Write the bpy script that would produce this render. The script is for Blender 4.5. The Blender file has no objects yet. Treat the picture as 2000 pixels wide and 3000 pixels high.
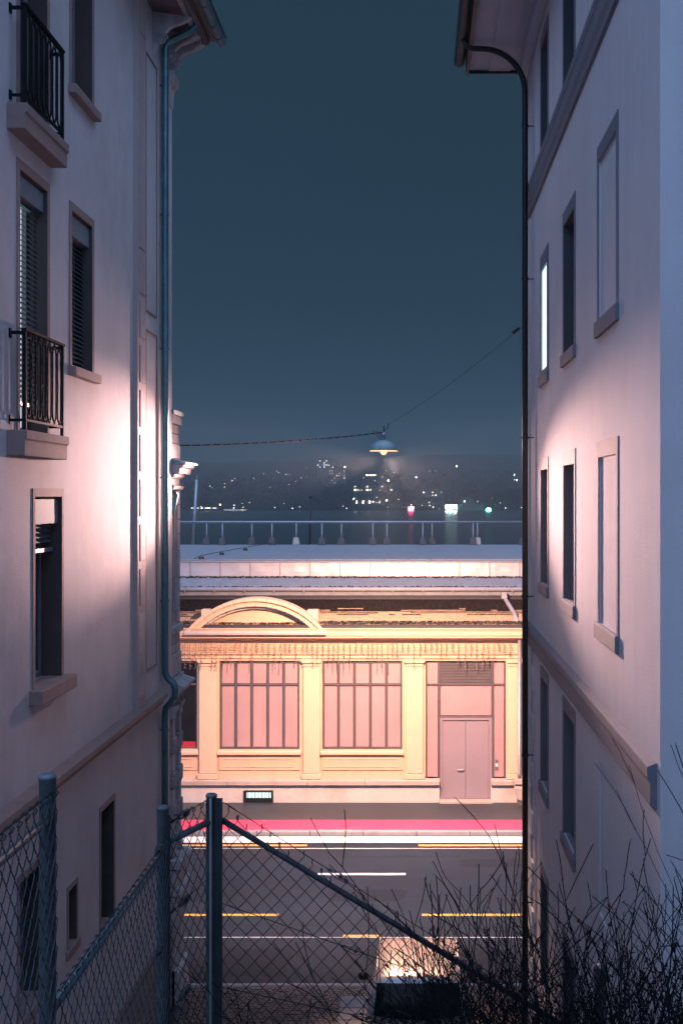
import bpy, bmesh, math, random
from mathutils import Vector, Matrix, noise
random.seed(7)
R = math.radians
sc = bpy.context.scene
COL = sc.collection

# ------------------------------------------------------------------ camera, sky, light, exposure
EYE = 9.56                                   # eye height above the road; the lens sits at X=0, Y=0
cam_d = bpy.data.cameras.new('camera'); cam = bpy.data.objects.new('camera', cam_d); COL.objects.link(cam)
cam.location = (0, 0, EYE); cam.rotation_euler = (R(90), 0, 0)
cam_d.sensor_width = 36; cam_d.lens = 50.0; cam_d.shift_x = -0.0733; cam_d.shift_y = -0.015
cam_d.clip_start = 0.1; cam_d.clip_end = 6000
sc.camera = cam

w = bpy.data.worlds.new('World'); sc.world = w; w.use_nodes = True
wn = w.node_tree; wn.nodes.clear()
wo = wn.nodes.new('ShaderNodeOutputWorld'); wb = wn.nodes.new('ShaderNodeBackground')
wtc = wn.nodes.new('ShaderNodeTexCoord'); wsep = wn.nodes.new('ShaderNodeSeparateXYZ')
wr = wn.nodes.new('ShaderNodeValToRGB')
wr.color_ramp.elements[0].position = 0.0; wr.color_ramp.elements[0].color = (0.009, 0.031, 0.049, 1)
wr.color_ramp.elements[1].position = 0.5; wr.color_ramp.elements[1].color = (0.0115, 0.031, 0.050, 1)
wnz = wn.nodes.new('ShaderNodeTexNoise'); wnz.inputs['Scale'].default_value = 2.2; wnz.inputs['Detail'].default_value = 4
wmx = wn.nodes.new('ShaderNodeMix'); wmx.data_type = 'RGBA'; wmx.blend_type = 'MULTIPLY'
wnr = wn.nodes.new('ShaderNodeMapRange'); wnr.inputs[3].default_value = 0.78; wnr.inputs[4].default_value = 1.22
wn.links.new(wtc.outputs['Generated'], wsep.inputs[0]); wn.links.new(wsep.outputs[2], wr.inputs[0])
wn.links.new(wtc.outputs['Generated'], wnz.inputs['Vector']); wn.links.new(wnz.outputs[0], wnr.inputs[0])
wmx.inputs[0].default_value = 1.0
wn.links.new(wr.outputs[0], wmx.inputs[6]); wn.links.new(wnr.outputs[0], wmx.inputs[7])
wn.links.new(wmx.outputs[2], wb.inputs[0]); wb.inputs[1].default_value = 0.9
wn.links.new(wb.outputs[0], wo.inputs[0])

sun_d = bpy.data.lights.new('city_glow', 'SUN'); sun = bpy.data.objects.new('city_glow', sun_d); COL.objects.link(sun)
sun_d.energy = 4.1; sun_d.angle = R(120); sun_d.color = (0.43, 0.61, 1.0)
sun.rotation_euler = Vector((0.10, 0.62, -0.80)).to_track_quat('-Z', 'Y').to_euler()
sun.location = (0, -5, 40)

sc.view_settings.view_transform = 'Standard'; sc.view_settings.look = 'None'
sc.view_settings.exposure = 0.0; sc.view_settings.gamma = 1.0; sc.view_settings.use_curve_mapping = False
sc.cycles.use_denoising = True
sc.cycles.max_bounces = 6; sc.cycles.diffuse_bounces = 3; sc.cycles.glossy_bounces = 3
sc.cycles.transmission_bounces = 4; sc.cycles.volume_bounces = 0
sc.cycles.sample_clamp_indirect = 4.0; sc.cycles.caustics_reflective = False; sc.cycles.caustics_refractive = False

# ------------------------------------------------------------------ materials
MATS = {}
def mat(name, col, rough=0.7, metal=0.0, var=0.15, scale=3.0, bump=0.0, bscale=40.0, streak=0.0, spec=0.5, stain=None, stain_amt=0.0, stain_scale=0.7, coat=0.0):
    m = bpy.data.materials.new(name); m.use_nodes = True; nt = m.node_tree; N = nt.nodes; L = nt.links
    b = N['Principled BSDF']; b.inputs['Roughness'].default_value = rough; b.inputs['Metallic'].default_value = metal
    b.inputs['Specular IOR Level'].default_value = spec
    if coat: b.inputs['Coat Weight'].default_value = coat; b.inputs['Coat Roughness'].default_value = 0.08
    tc = N.new('ShaderNodeTexCoord')
    nz = N.new('ShaderNodeTexNoise'); nz.inputs['Scale'].default_value = scale; nz.inputs['Detail'].default_value = 6; nz.inputs['Roughness'].default_value = 0.62
    L.new(tc.outputs['Object'], nz.inputs['Vector'])
    mr = N.new('ShaderNodeMapRange'); mr.inputs[1].default_value = 0.25; mr.inputs[2].default_value = 0.75
    mr.inputs[3].default_value = 1 - var; mr.inputs[4].default_value = 1 + var
    L.new(nz.outputs[0], mr.inputs[0])
    mx = N.new('ShaderNodeMix'); mx.data_type = 'RGBA'; mx.blend_type = 'MULTIPLY'; mx.inputs[0].default_value = 1.0
    mx.inputs[6].default_value = (*col, 1); L.new(mr.outputs[0], mx.inputs[7])
    out = mx.outputs[2]
    if streak:
        mp = N.new('ShaderNodeMapping'); mp.inputs['Scale'].default_value = (3.2, 3.2, 0.22); L.new(tc.outputs['Object'], mp.inputs['Vector'])
        n2 = N.new('ShaderNodeTexNoise'); n2.inputs['Scale'].default_value = 1.6; n2.inputs['Detail'].default_value = 7; L.new(mp.outputs[0], n2.inputs['Vector'])
        r2 = N.new('ShaderNodeMapRange'); r2.inputs[1].default_value = 0.42; r2.inputs[2].default_value = 0.75; r2.inputs[3].default_value = 1.0; r2.inputs[4].default_value = 1 - streak
        L.new(n2.outputs[0], r2.inputs[0])
        m2 = N.new('ShaderNodeMix'); m2.data_type = 'RGBA'; m2.blend_type = 'MULTIPLY'; m2.inputs[0].default_value = 1.0
        L.new(out, m2.inputs[6]); L.new(r2.outputs[0], m2.inputs[7]); out = m2.outputs[2]
    if stain is not None:
        n3 = N.new('ShaderNodeTexNoise'); n3.inputs['Scale'].default_value = stain_scale; n3.inputs['Detail'].default_value = 8; n3.inputs['Roughness'].default_value = 0.7
        L.new(tc.outputs['Object'], n3.inputs['Vector'])
        r3 = N.new('ShaderNodeMapRange'); r3.inputs[1].default_value = 0.48; r3.inputs[2].default_value = 0.68; r3.inputs[3].default_value = 0; r3.inputs[4].default_value = stain_amt
        L.new(n3.outputs[0], r3.inputs[0])
        m3 = N.new('ShaderNodeMix'); m3.data_type = 'RGBA'; L.new(r3.outputs[0], m3.inputs[0]); L.new(out, m3.inputs[6]); m3.inputs[7].default_value = (*stain, 1)
        out = m3.outputs[2]
    L.new(out, b.inputs['Base Color'])
    if bump:
        n4 = N.new('ShaderNodeTexNoise'); n4.inputs['Scale'].default_value = bscale; n4.inputs['Detail'].default_value = 5
        L.new(tc.outputs['Object'], n4.inputs['Vector'])
        bp = N.new('ShaderNodeBump'); bp.inputs['Strength'].default_value = bump; bp.inputs['Distance'].default_value = 0.02
        L.new(n4.outputs[0], bp.inputs['Height']); L.new(bp.outputs[0], b.inputs['Normal'])
    MATS[name] = m; return m
def emis(name, col, strength):
    m = bpy.data.materials.new(name); m.use_nodes = True; N = m.node_tree.nodes; b = N['Principled BSDF']
    b.inputs['Base Color'].default_value = (0.2, 0.2, 0.2, 1); b.inputs['Emission Color'].default_value = (*col, 1); b.inputs['Emission Strength'].default_value = strength
    MATS[name] = m; return m

mat('plaster_warm', (0.58, 0.57, 0.605), 0.9, var=0.07, scale=0.9, bump=0.25, bscale=55, streak=0.05, stain=(0.36, 0.35, 0.38), stain_amt=0.40, stain_scale=0.6)
mat('plaster_cool', (0.575, 0.58, 0.63), 0.9, var=0.05, scale=0.8, bump=0.25, bscale=55, streak=0.06, stain=(0.45, 0.43, 0.46), stain_amt=0.25, stain_scale=0.5)
mat('stone_brown', (0.30, 0.225, 0.215), 0.85, var=0.14, scale=4, bump=0.25, bscale=60)
mat('stone_mid', (0.43, 0.375, 0.385), 0.85, var=0.10, scale=4, bump=0.25, bscale=60)
mat('stone_grey', (0.155, 0.17, 0.21), 0.85, var=0.12, scale=4, bump=0.25, bscale=60)
mat('stone_pale', (0.52, 0.50, 0.53), 0.85, var=0.14, scale=3, bump=0.3, bscale=40, streak=0.25, stain=(0.16, 0.17, 0.19), stain_amt=0.55, stain_scale=1.3)
mat('stone_rough', (0.36, 0.35, 0.38), 0.95, var=0.35, scale=14, bump=1.0, bscale=18)
mat('copper', (0.10, 0.24, 0.28), 0.34, metal=0.75, var=0.25, scale=5)
mat('copper_dull', (0.10, 0.22, 0.28), 0.55, metal=0.4, var=0.25, scale=5)
mat('pipe_dark', (0.010, 0.011, 0.015), 0.5, metal=0.3, var=0.2, scale=6)
mat('iron', (0.006, 0.012, 0.015), 0.7, metal=0.0, var=0.25, scale=20, spec=0.12)
mat('blind_box', (0.13, 0.20, 0.25), 0.75, metal=0.0, var=0.12, scale=3)
mat('slat', (0.14, 0.19, 0.24), 0.5, metal=0.3, var=0.1, scale=6)
mat('sash', (0.16, 0.18, 0.21), 0.5, var=0.1)
mat('curtain', (0.10, 0.105, 0.12), 0.9, var=0.4, scale=5)
mat('glass_dark', (0.012, 0.016, 0.022), 0.08, var=0.2, scale=1.5, spec=0.8)
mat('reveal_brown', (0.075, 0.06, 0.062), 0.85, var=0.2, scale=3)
mat('reveal_shaded', (0.06, 0.07, 0.085), 0.8, var=0.2, scale=3)
mat('reveal_lit', (0.13, 0.135, 0.16), 0.8, var=0.15, scale=3)
mat('soffit_brown', (0.17, 0.13, 0.14), 0.85, var=0.15, scale=2)
mat('soffit_pale', (0.38, 0.47, 0.60), 0.85, var=0.08, scale=2)
mat('eave_dark', (0.022, 0.026, 0.032), 0.5, metal=0.3, var=0.2)
mat('cream', (0.66, 0.455, 0.325), 0.8, var=0.05, scale=1.5, bump=0.15, bscale=50, streak=0.06)
mat('cream_trim', (0.69, 0.485, 0.355), 0.8, var=0.05, scale=3, bump=0.1, bscale=60)
mat('plinth_plaster', (0.60, 0.55, 0.54), 0.9, var=0.08, scale=1.5, bump=0.3, bscale=35, stain=(0.34, 0.31, 0.31), stain_amt=0.5, stain_scale=1.1)
mat('ledge_stone', (0.44, 0.37, 0.34), 0.9, var=0.15, scale=3, bump=0.3, bscale=40)
mat('panel_mauve', (0.39, 0.265, 0.285), 0.5, var=0.14, scale=0.55, bump=0.05, bscale=90)
mat('panel_frame', (0.10, 0.082, 0.10), 0.5, var=0.1, scale=5)
mat('door_mauve', (0.27, 0.225, 0.27), 0.5, var=0.05, scale=1.5)
mat('louvre', (0.19, 0.165, 0.19), 0.5, metal=0.3, var=0.1)
mat('tile', (0.42, 0.29, 0.21), 0.55, var=0.3, scale=6, bump=0.3, bscale=25)
mat('tile_moss_shade', (0.018, 0.013, 0.014), 0.8, spec=0.15, var=0.5, scale=6, bump=0.3, bscale=25)
mat('litter', (0.05, 0.04, 0.04), 0.9, var=0.8, scale=22, bump=1.0, bscale=30)
mat('zinc', (0.62, 0.58, 0.60), 0.42, metal=0.6, var=0.06, scale=1.2, bump=0.12, bscale=0.9)
mat('zinc_matt', (0.33, 0.31, 0.34), 0.6, metal=0.2, var=0.15, scale=3)
mat('roof_felt', (0.26, 0.27, 0.30), 0.9, var=0.18, scale=3, bump=0.5, bscale=15, stain=(0.27, 0.17, 0.21), stain_amt=0.35, stain_scale=0.25)
mat('fascia', (0.030, 0.029, 0.038), 0.6, var=0.15, scale=4)
mat('galv', (0.34, 0.37, 0.40), 0.45, metal=0.6, var=0.2, scale=8)
mat('concrete_dark', (0.10, 0.10, 0.11), 0.9, var=0.25, scale=8, bump=0.4)
mat('asphalt', (0.0065, 0.015, 0.028), 0.72, spec=0.3, var=0.22, scale=1.3, bump=0.5, bscale=70, stain=(0.006, 0.010, 0.016), stain_amt=0.8, stain_scale=0.35)
mat('asphalt_patch', (0.006, 0.0115, 0.020), 0.75, var=0.2, scale=3, bump=0.5, bscale=70, spec=0.25)
mat('pavement', (0.034, 0.040, 0.052), 0.5, var=0.2, scale=1.0, bump=0.4, bscale=60, stain=(0.016, 0.020, 0.027), stain_amt=0.8, stain_scale=0.5)
mat('kerb_stone', (0.24, 0.23, 0.24), 0.8, var=0.2, scale=5, bump=0.4, bscale=50)
mat('paint_yellow', (0.72, 0.36, 0.06), 0.7, var=0.3, scale=14, bump=0.2, bscale=80)
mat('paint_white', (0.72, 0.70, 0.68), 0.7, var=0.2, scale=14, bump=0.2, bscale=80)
mat('trail_red', (0.62, 0.05, 0.13), 0.45, var=0.25, scale=5, bump=0.2, bscale=80)  # colour of the painted tail-light trail
mat('cobble', (0.085, 0.08, 0.085), 0.55, var=0.45, scale=9, bump=0.5, bscale=40)
mat('soil', (0.03, 0.028, 0.026), 0.95, var=0.4, scale=6, bump=0.8, bscale=14)
mat('retaining', (0.16, 0.16, 0.17), 0.9, var=0.2, scale=3, bump=0.5, bscale=25)
mat('fence_post', (0.115, 0.145, 0.165), 0.55, metal=0.3, var=0.35, scale=9, bump=0.2, bscale=60, stain=(0.05, 0.06, 0.07), stain_amt=0.7, stain_scale=6)
mat('rail_dark', (0.022, 0.032, 0.04), 0.55, metal=0.2, var=0.4, scale=9, spec=0.3)
mat('fence_rail', (0.06, 0.10, 0.12), 0.5, metal=0.3, var=0.35, scale=9)
mat('fence_wire', (0.010, 0.017, 0.022), 0.6, metal=0.1, var=0.2, scale=20, spec=0.2)
mat('fence_wire_pale', (0.030, 0.046, 0.056), 0.55, metal=0.2, var=0.3, scale=20, spec=0.3)
mat('tensioner', (0.055, 0.075, 0.085), 0.42, metal=0.6, var=0.3, scale=30)
mat('bark', (0.0065, 0.008, 0.0105), 0.9, var=0.5, scale=25, spec=0.08)
mat('leaf_dry', (0.006, 0.008, 0.0095), 0.9, var=0.5, scale=12, spec=0.05)
mat('berry', (0.30, 0.012, 0.02), 0.4, var=0.2, scale=20)
mat('car_paint', (0.46, 0.43, 0.44), 0.25, metal=0.25, var=0.02, scale=2, coat=0.8)
mat('car_black', (0.012, 0.012, 0.014), 0.4, var=0.2)
mat('car_glass', (0.006, 0.008, 0.011), 0.12, var=0.2, scale=1.5, spec=0.12)
mat('tyre', (0.012, 0.012, 0.012), 0.9, var=0.2)
mat('tail_red', (0.25, 0.01, 0.015), 0.2, var=0.1)
mat('plate_white', (0.6, 0.6, 0.6), 0.5, var=0.02)
mat('sticker', (0.55, 0.30, 0.06), 0.6, var=0.05)
mat('lamp_shade', (0.24, 0.34, 0.37), 0.45, metal=0.2, var=0.12, scale=6)
mat('lamp_inner', (0.75, 0.72, 0.68), 0.5, var=0.02)
mat('wire_dark', (0.012, 0.013, 0.015), 0.6, var=0.1)
mat('string_wire', (0.20, 0.15, 0.14), 0.6, var=0.2, scale=30)
mat('water', (0.006, 0.012, 0.018), 0.22, var=0.2, scale=0.05, bump=0.25, bscale=0.35, spec=0.16)
mat('far_ground', (0.008, 0.010, 0.011), 0.95, var=0.5, scale=0.02, spec=0)
mat('far_foliage', (0.006, 0.008, 0.010), 0.95, var=0.5, scale=0.2, spec=0)
mat('far_wall', (0.045, 0.05, 0.055), 0.9, var=0.15, scale=0.3)
mat('far_roof', (0.03, 0.03, 0.034), 0.9, var=0.15, scale=0.3)
mat('strip_red', (0.40, 0.012, 0.05), 0.8, var=0.1)
emis('bulb_rim_glow', (1.0, 0.50, 0.22), 2.6)
emis('room_cool', (0.62, 0.95, 1.0), 1.8)
emis('room_dim', (0.80, 0.88, 1.0), 0.75)
emis('cellar_light', (0.66, 0.95, 0.98), 1.1)
emis('far_white', (0.80, 0.92, 1.0), 6)
emis('far_warm', (1.0, 0.70, 0.42), 5.5)
emis('far_window', (1.0, 0.83, 0.66), 1.5)
emis('far_bright', (0.85, 1.0, 1.0), 40)
emis('far_red', (1.0, 0.03, 0.16), 60)
emis('far_green', (0.08, 1.0, 0.80), 40)
emis('far_strip', (0.95, 0.95, 1.0), 2.2)
emis('button_light', (1.0, 0.72, 0.66), 0.9)

# ------------------------------------------------------------------ mesh helpers
ROOT = {}
class MB:
    def __init__(s): s.v = []; s.f = []
    def box(s, x0, x1, y0, y1, z0, z1):
        x0, x1 = sorted((x0, x1)); y0, y1 = sorted((y0, y1)); z0, z1 = sorted((z0, z1)); b = len(s.v)
        s.v += [(x0,y0,z0),(x1,y0,z0),(x1,y1,z0),(x0,y1,z0),(x0,y0,z1),(x1,y0,z1),(x1,y1,z1),(x0,y1,z1)]
        s.f += [tuple(b+i for i in q) for q in ((3,2,1,0),(4,5,6,7),(0,1,5,4),(1,2,6,5),(2,3,7,6),(3,0,4,7))]; return s
    def quad(s, a, b, c, d):
        n = len(s.v); s.v += [tuple(a), tuple(b), tuple(c), tuple(d)]; s.f.append((n, n+1, n+2, n+3)); return s
    def tri(s, a, b, c):
        n = len(s.v); s.v += [tuple(a), tuple(b), tuple(c)]; s.f.append((n, n+1, n+2)); return s
    def tube(s, pts, r, n=8, closed=False, cap=True):
        pts = [Vector(p) for p in pts]; rs = r if isinstance(r, (list, tuple)) else [r]*len(pts); b = len(s.v); m = len(pts); prev = None
        for i, p in enumerate(pts):
            if closed: d = pts[(i+1) % m] - pts[i-1]
            else: d = pts[min(i+1, m-1)] - pts[max(i-1, 0)]
            if d.length < 1e-9: d = Vector((0,0,1))
            d.normalize()
            if prev is None:
                u = d.cross(Vector((0,0,1)) if abs(d.z) < 0.9 else Vector((1,0,0))).normalized()
            else:
                u = (prev - d*prev.dot(d))
                u = u.normalized() if u.length > 1e-6 else d.orthogonal().normalized()
            prev = u; v = d.cross(u)
            for k in range(n):
                a = 2*math.pi*k/n; q = p + (u*math.cos(a) + v*math.sin(a))*rs[i]; s.v.append(tuple(q))
        for i in range(m if closed else m-1):
            j = (i+1) % m
            for k in range(n):
                s.f.append((b+i*n+k, b+i*n+(k+1) % n, b+j*n+(k+1) % n, b+j*n+k))
        if cap and not closed:
            s.f.append(tuple(b+k for k in range(n-1, -1, -1))); s.f.append(tuple(b+(m-1)*n+k for k in range(n)))
        return s
    def lathe(s, prof, cx, cy, cz, n=24, axis='Z'):
        b = len(s.v); m = len(prof)
        for r, h in prof:
            for k in range(n):
                a = 2*math.pi*k/n; c, d = r*math.cos(a), r*math.sin(a)
                s.v.append((cx+c, cy+d, cz+h) if axis == 'Z' else ((cx+h, cy+c, cz+d) if axis == 'X' else (cx+c, cy+h, cz+d)))
        for i in range(m-1):
            for k in range(n):
                s.f.append((b+i*n+k, b+i*n+(k+1) % n, b+(i+1)*n+(k+1) % n, b+(i+1)*n+k))
        return s
    def prism(s, poly, axis, a0, a1):
        # poly: 2D points; axis 'Y' -> (x,z), 'X' -> (y,z), 'Z' -> (x,y)
        b = len(s.v); n = len(poly)
        for a in (a0, a1):
            for p, q in poly:
                s.v.append((p, a, q) if axis == 'Y' else ((a, p, q) if axis == 'X' else (p, q, a)))
        for i in range(n):
            j = (i+1) % n; s.f.append((b+i, b+j, b+n+j, b+n+i))
        s.f.append(tuple(b+i for i in range(n-1, -1, -1))); s.f.append(tuple(b+n+i for i in range(n)))
        return s
    def ball(s, c, r, sub=1):
        bm = bmesh.new(); bmesh.ops.create_icosphere(bm, subdivisions=sub, radius=r); b = len(s.v)
        for v in bm.verts: s.v.append((c[0]+v.co.x, c[1]+v.co.y, c[2]+v.co.z))
        for f in bm.faces: s.f.append(tuple(b+v.index for v in f.verts))
        bm.free(); return s
    def build(s, name, m, parent=None, bevel=0.0, smooth=False, fix=True):
        me = bpy.data.meshes.new(name)
        off = ROOT.get(parent.name, Vector((0,0,0))) if parent else Vector((0,0,0))
        me.from_pydata([(x-off[0], y-off[1], z-off[2]) for x, y, z in s.v], [], s.f)
        if fix and len(s.f) < 60000:
            bm = bmesh.new(); bm.from_mesh(me); bmesh.ops.recalc_face_normals(bm, faces=bm.faces[:]); bm.to_mesh(me); bm.free()
        me.materials.append(MATS[m]); me.update()
        if smooth:
            for p in me.polygons: p.use_smooth = True
        o = bpy.data.objects.new(name, me); COL.objects.link(o)
        if parent: o.parent = parent; ROOT[o.name] = off
        if bevel:
            bv = o.modifiers.new('bevel', 'BEVEL'); bv.width = bevel; bv.segments = 2; bv.limit_method = 'ANGLE'
        if smooth == 'auto':
            pass
        return o
def box(name, m, parent, *b, bevel=0.0): return MB().box(*b).build(name, m, parent, bevel)
def thing(name, label, cat, loc=(0,0,0), group=None):
    o = bpy.data.objects.new(name, None); COL.objects.link(o); o.location = loc; o['label'] = label; o['category'] = cat
    o.empty_display_size = 0.2
    if group: o['group'] = group
    ROOT[o.name] = Vector(loc); return o
def tag(o, label, cat, group=None):
    o['label'] = label; o['category'] = cat
    if group: o['group'] = group
    return o
def struct(o): o['kind'] = 'structure'; return o
def stuff(o): o['kind'] = 'stuff'; return o

# ------------------------------------------------------------------ ground, road, lake
YK = 27.62; YF = 40.05; YW = 43.82            # near kerb, far kerb, foot of the long hall
struct(MB().box(-60, 60, YK, YF, -0.6, 0.0).build('road', 'asphalt'))
road = bpy.data.objects['road']
ground_near = struct(MB().box(-60, 60, 7.6, YK-0.15, -0.6, 0.10).build('forecourt', 'pavement'))
pav = struct(MB().box(-60, 60, YF+0.15, 70, -0.6, 0.12).build('far_pavement', 'pavement'))
kerb_near = thing('kerb_line', '', ''); del kerb_near['label']; del kerb_near['category']; kerb_near.name = 'near_kerb'; struct(kerb_near); ROOT['near_kerb'] = Vector((0,0,0))
kerb_far = thing('kerb_line', '', ''); del kerb_far['label']; del kerb_far['category']; kerb_far.name = 'far_kerb'; struct(kerb_far); ROOT['far_kerb'] = Vector((0,0,0))
for k in range(-9, 12):
    o = box('kerbstone', 'kerb_stone', kerb_near, k*1.0+0.006, k*1.0+0.994, YK-0.15, YK+0.004*random.random(), -0.3, 0.115+0.006*random.random(), bevel=0.015)
for k in range(-14, 14):
    o = box('kerbstone', 'kerb_stone', kerb_far, k*1.5+0.008, k*1.5+1.492, YF-0.004*random.random(), YF+0.15, -0.3, 0.125+0.006*random.random(), bevel=0.015)
def mark(name, m, x0, x1, y0, y1, z=0.004):
    n = 14; b = MB(); L = []
    for i in range(n+1):
        t = i/n; x = x0+(x1-x0)*t; L.append((x, y0+random.uniform(-.008,.008), y1+random.uniform(-.008,.008)))
    for a, c in zip(L, L[1:]):
        b.quad((a[0],a[1],z),(c[0],c[1],z),(c[0],c[2],z),(a[0],a[2],z))
    return b.build(name, m, road)
mark('lane_dash', 'paint_yellow', -6.95, -3.00, 38.90, 39.06); mark('lane_dash', 'paint_yellow', 0.05, 4.05, 38.90, 39.06)
mark('lane_dash', 'paint_white', -2.50, -0.28, 35.92, 36.10); mark('lane_dash', 'paint_white', 6.0, 9.0, 35.92, 36.10)
mark('lane_dash', 'paint_yellow', -5.70, -3.15, 32.42, 32.58); mark('lane_dash', 'paint_yellow', 0.12, 2.90, 32.42, 32.58)
mark('edge_and_trail_line', 'paint_white', -12, 12, 30.82, 30.862); mark('parking_mark', 'paint_yellow', -1.60, -0.80, 30.88, 31.02)
mark('edge_and_trail_line', 'paint_white', -14, 14, 39.28, 39.98); mark('edge_and_trail_line', 'paint_white', -14, 14, 38.62, 38.665)  # both lines paint the white light trails of passing cars as flat colour
mark('tail_light_trail', 'trail_red', -14, 14, 40.26, 41.52, z=0.124)  # red tail-light trail of passing cars, painted as a flat strip
mark('edge_and_trail_line', 'paint_white', -14, 14, 40.215, 40.245, z=0.124)  # white light trail just below the red one, painted flat
# repair patches and a manhole in the asphalt
mc = MB().lathe([(0.0, 0.006), (0.33, 0.006), (0.36, 0.006), (0.36, 0.002)], 3.0, 33.3, 0, 28).build('manhole_cover', 'concrete_dark', road)
def patch(cx, cy, wx, wy, seed):
    rn = random.Random(seed); n = 22; P = []
    for k in range(n):
        a = 2*math.pi*k/n; q = 1/max(abs(math.cos(a)), abs(math.sin(a))); q = min(q, 1.40)*rn.uniform(.93, 1.04); P.append((cx+wx*q*math.cos(a), cy+wy*q*math.sin(a)))
    b = MB(); b.v = [(x, y, .0025) for x, y in P]; b.f = [tuple(range(n))]; b.build('asphalt_patch', 'asphalt_patch', road, fix=False)
patch(-1.2, 34.1, .95, .5, 1); patch(2.4, 37.1, 1.3, .42, 2); patch(-4.9, 34.6, .6, 1.1, 3); patch(.4, 29.6, 1.5, .55, 4); patch(-3.4, 29.2, .8, .9, 5)
for (x0, x1, y0, sd) in ((-6.5, 3.5, 34.22, 7), (-6.2, 1.5, 37.55, 8), (-4.8, 2.2, 31.7, 9)):
    rn = random.Random(sd); b = MB(); x = x0; y = y0; pts = []
    while x < x1: pts.append((x, y)); x += rn.uniform(.12, .3); y += rn.uniform(-.05, .05)
    for p, q in zip(pts, pts[1:]):
        wv = rn.uniform(.012, .03); b.quad((p[0], p[1]-wv, .003), (q[0], q[1]-wv, .003), (q[0], q[1]+wv, .003), (p[0], p[1]+wv, .003))
    b.build('tar_seam', 'asphalt_patch', road, fix=False)
# cobbles of the forecourt, one mass
cb = MB(); y = 24.2
while y < YK-0.26:
    x = -4.35 + random.uniform(0, .1)
    while x < -0.95:
        wd = random.uniform(.085, .125); hh = 0.128 + random.uniform(-.006, .008)
        cb.prism([(x+.008, y+.008+random.uniform(0,.01)), (x+wd-.008, y+.008), (x+wd-.008-random.uniform(0,.01), y+.092), (x+.008, y+.092)], 'Z', 0.07, hh)
        x += wd
    y += 0.10
stuff(cb.build('cobblestones', 'cobble', ground_near))
for k in range(6):
    box('granite_slab', 'kerb_stone', ground_near, -1.42+0.0, -0.62, YK-0.74-k*0.62, YK-0.16-k*0.62, 0.05, 0.135+0.004*random.random(), bevel=0.01) if k else None
# upper ground under the lens: landing, planting bed, retaining wall
struct(MB().box(-12, 9, -14, 3.5, -0.6, 7.88).build('upper_landing', 'pavement'))
struct(MB().box(-4.57, 2.05, 3.5, 7.35, -0.6, 6.25).build('planting_bed', 'soil'))
rw = thing('retaining_wall', 'grey concrete retaining wall below the planting bed', 'wall', (-1.2, 7.5, 0))
box('wall_slab', 'retaining', rw, -4.57, 2.05, 7.35, 7.6, -0.3, 6.2); box('coping', 'kerb_stone', rw, -4.57, 2.05, 7.32, 7.66, 6.205, 6.30, bevel=.01)

lake = struct(MB().box(-1600, 1600, 70, 1012, -3, -0.5).build('lake', 'water'))

# ------------------------------------------------------------------ generic wall with openings, X = const
def wall_cells(X0, s, y0, y1, z0, z1, opens, depth, thick=0.4):
    ys = sorted({y0, y1, *[o[0] for o in opens], *[o[1] for o in opens]}); zs = sorted({z0, z1, *[o[2] for o in opens], *[o[3] for o in opens]})
    b = MB()
    for ya, yb in zip(ys, ys[1:]):
        for za, zb in zip(zs, zs[1:]):
            cy, cz = (ya+yb)/2, (za+zb)/2
            if any(o[0] < cy < o[1] and o[2] < cz < o[3] for o in opens): continue
            b.quad((X0,ya,za),(X0,yb,za),(X0,yb,zb),(X0,ya,zb))
    for (ya, yb, za, zb) in opens:
        xi = X0 - s*depth
        b.quad((X0,ya,za),(X0,ya,zb),(xi,ya,zb),(xi,ya,za)); b.quad((X0,yb,za),(X0,yb,zb),(xi,yb,zb),(xi,yb,za))
        b.quad((X0,ya,zb),(X0,yb,zb),(xi,yb,zb),(xi,ya,zb)); b.quad((X0,ya,za),(X0,yb,za),(xi,yb,za),(xi,ya,za))
    return b

# ------------------------------------------------------------------ left apartment house
XL = -4.58
LB = thing('apartment_house', 'pale plastered apartment house with balconets, brown sills and a green copper drainpipe', 'building', (-8, 20, 0))
L_open = [(16.40,17.62,10.32,13.34), (18.87,20.06,11.28,13.36), (16.40,17.62,13.98,17.0), (18.87,20.06,15.0,17.0),
          (17.05,18.33,7.25,9.56), (20.62,21.5,3.2,4.98), (18.7,19.15,3.6,4.36), (16.40,17.45,3.5,5.1)]
lw = wall_cells(XL, 1, 6.0, 26.4, 0.0, 18.0, L_open, 0.26)
lw.quad((XL,26.4,0),(-13,26.4,0),(-13,26.4,18),(XL,26.4,18)).quad((XL,6,0),(-13,6,0),(-13,6,18),(XL,6,18)).quad((-13,6,0),(-13,26.4,0),(-13,26.4,18),(-13,6,18))
LW = lw.build('wall', 'plaster_warm', LB, fix=False)
box('room_backing', 'curtain', LB, XL-1.6, XL-1.5, 6.1, 26.3, 0.1, 17.9)
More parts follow.
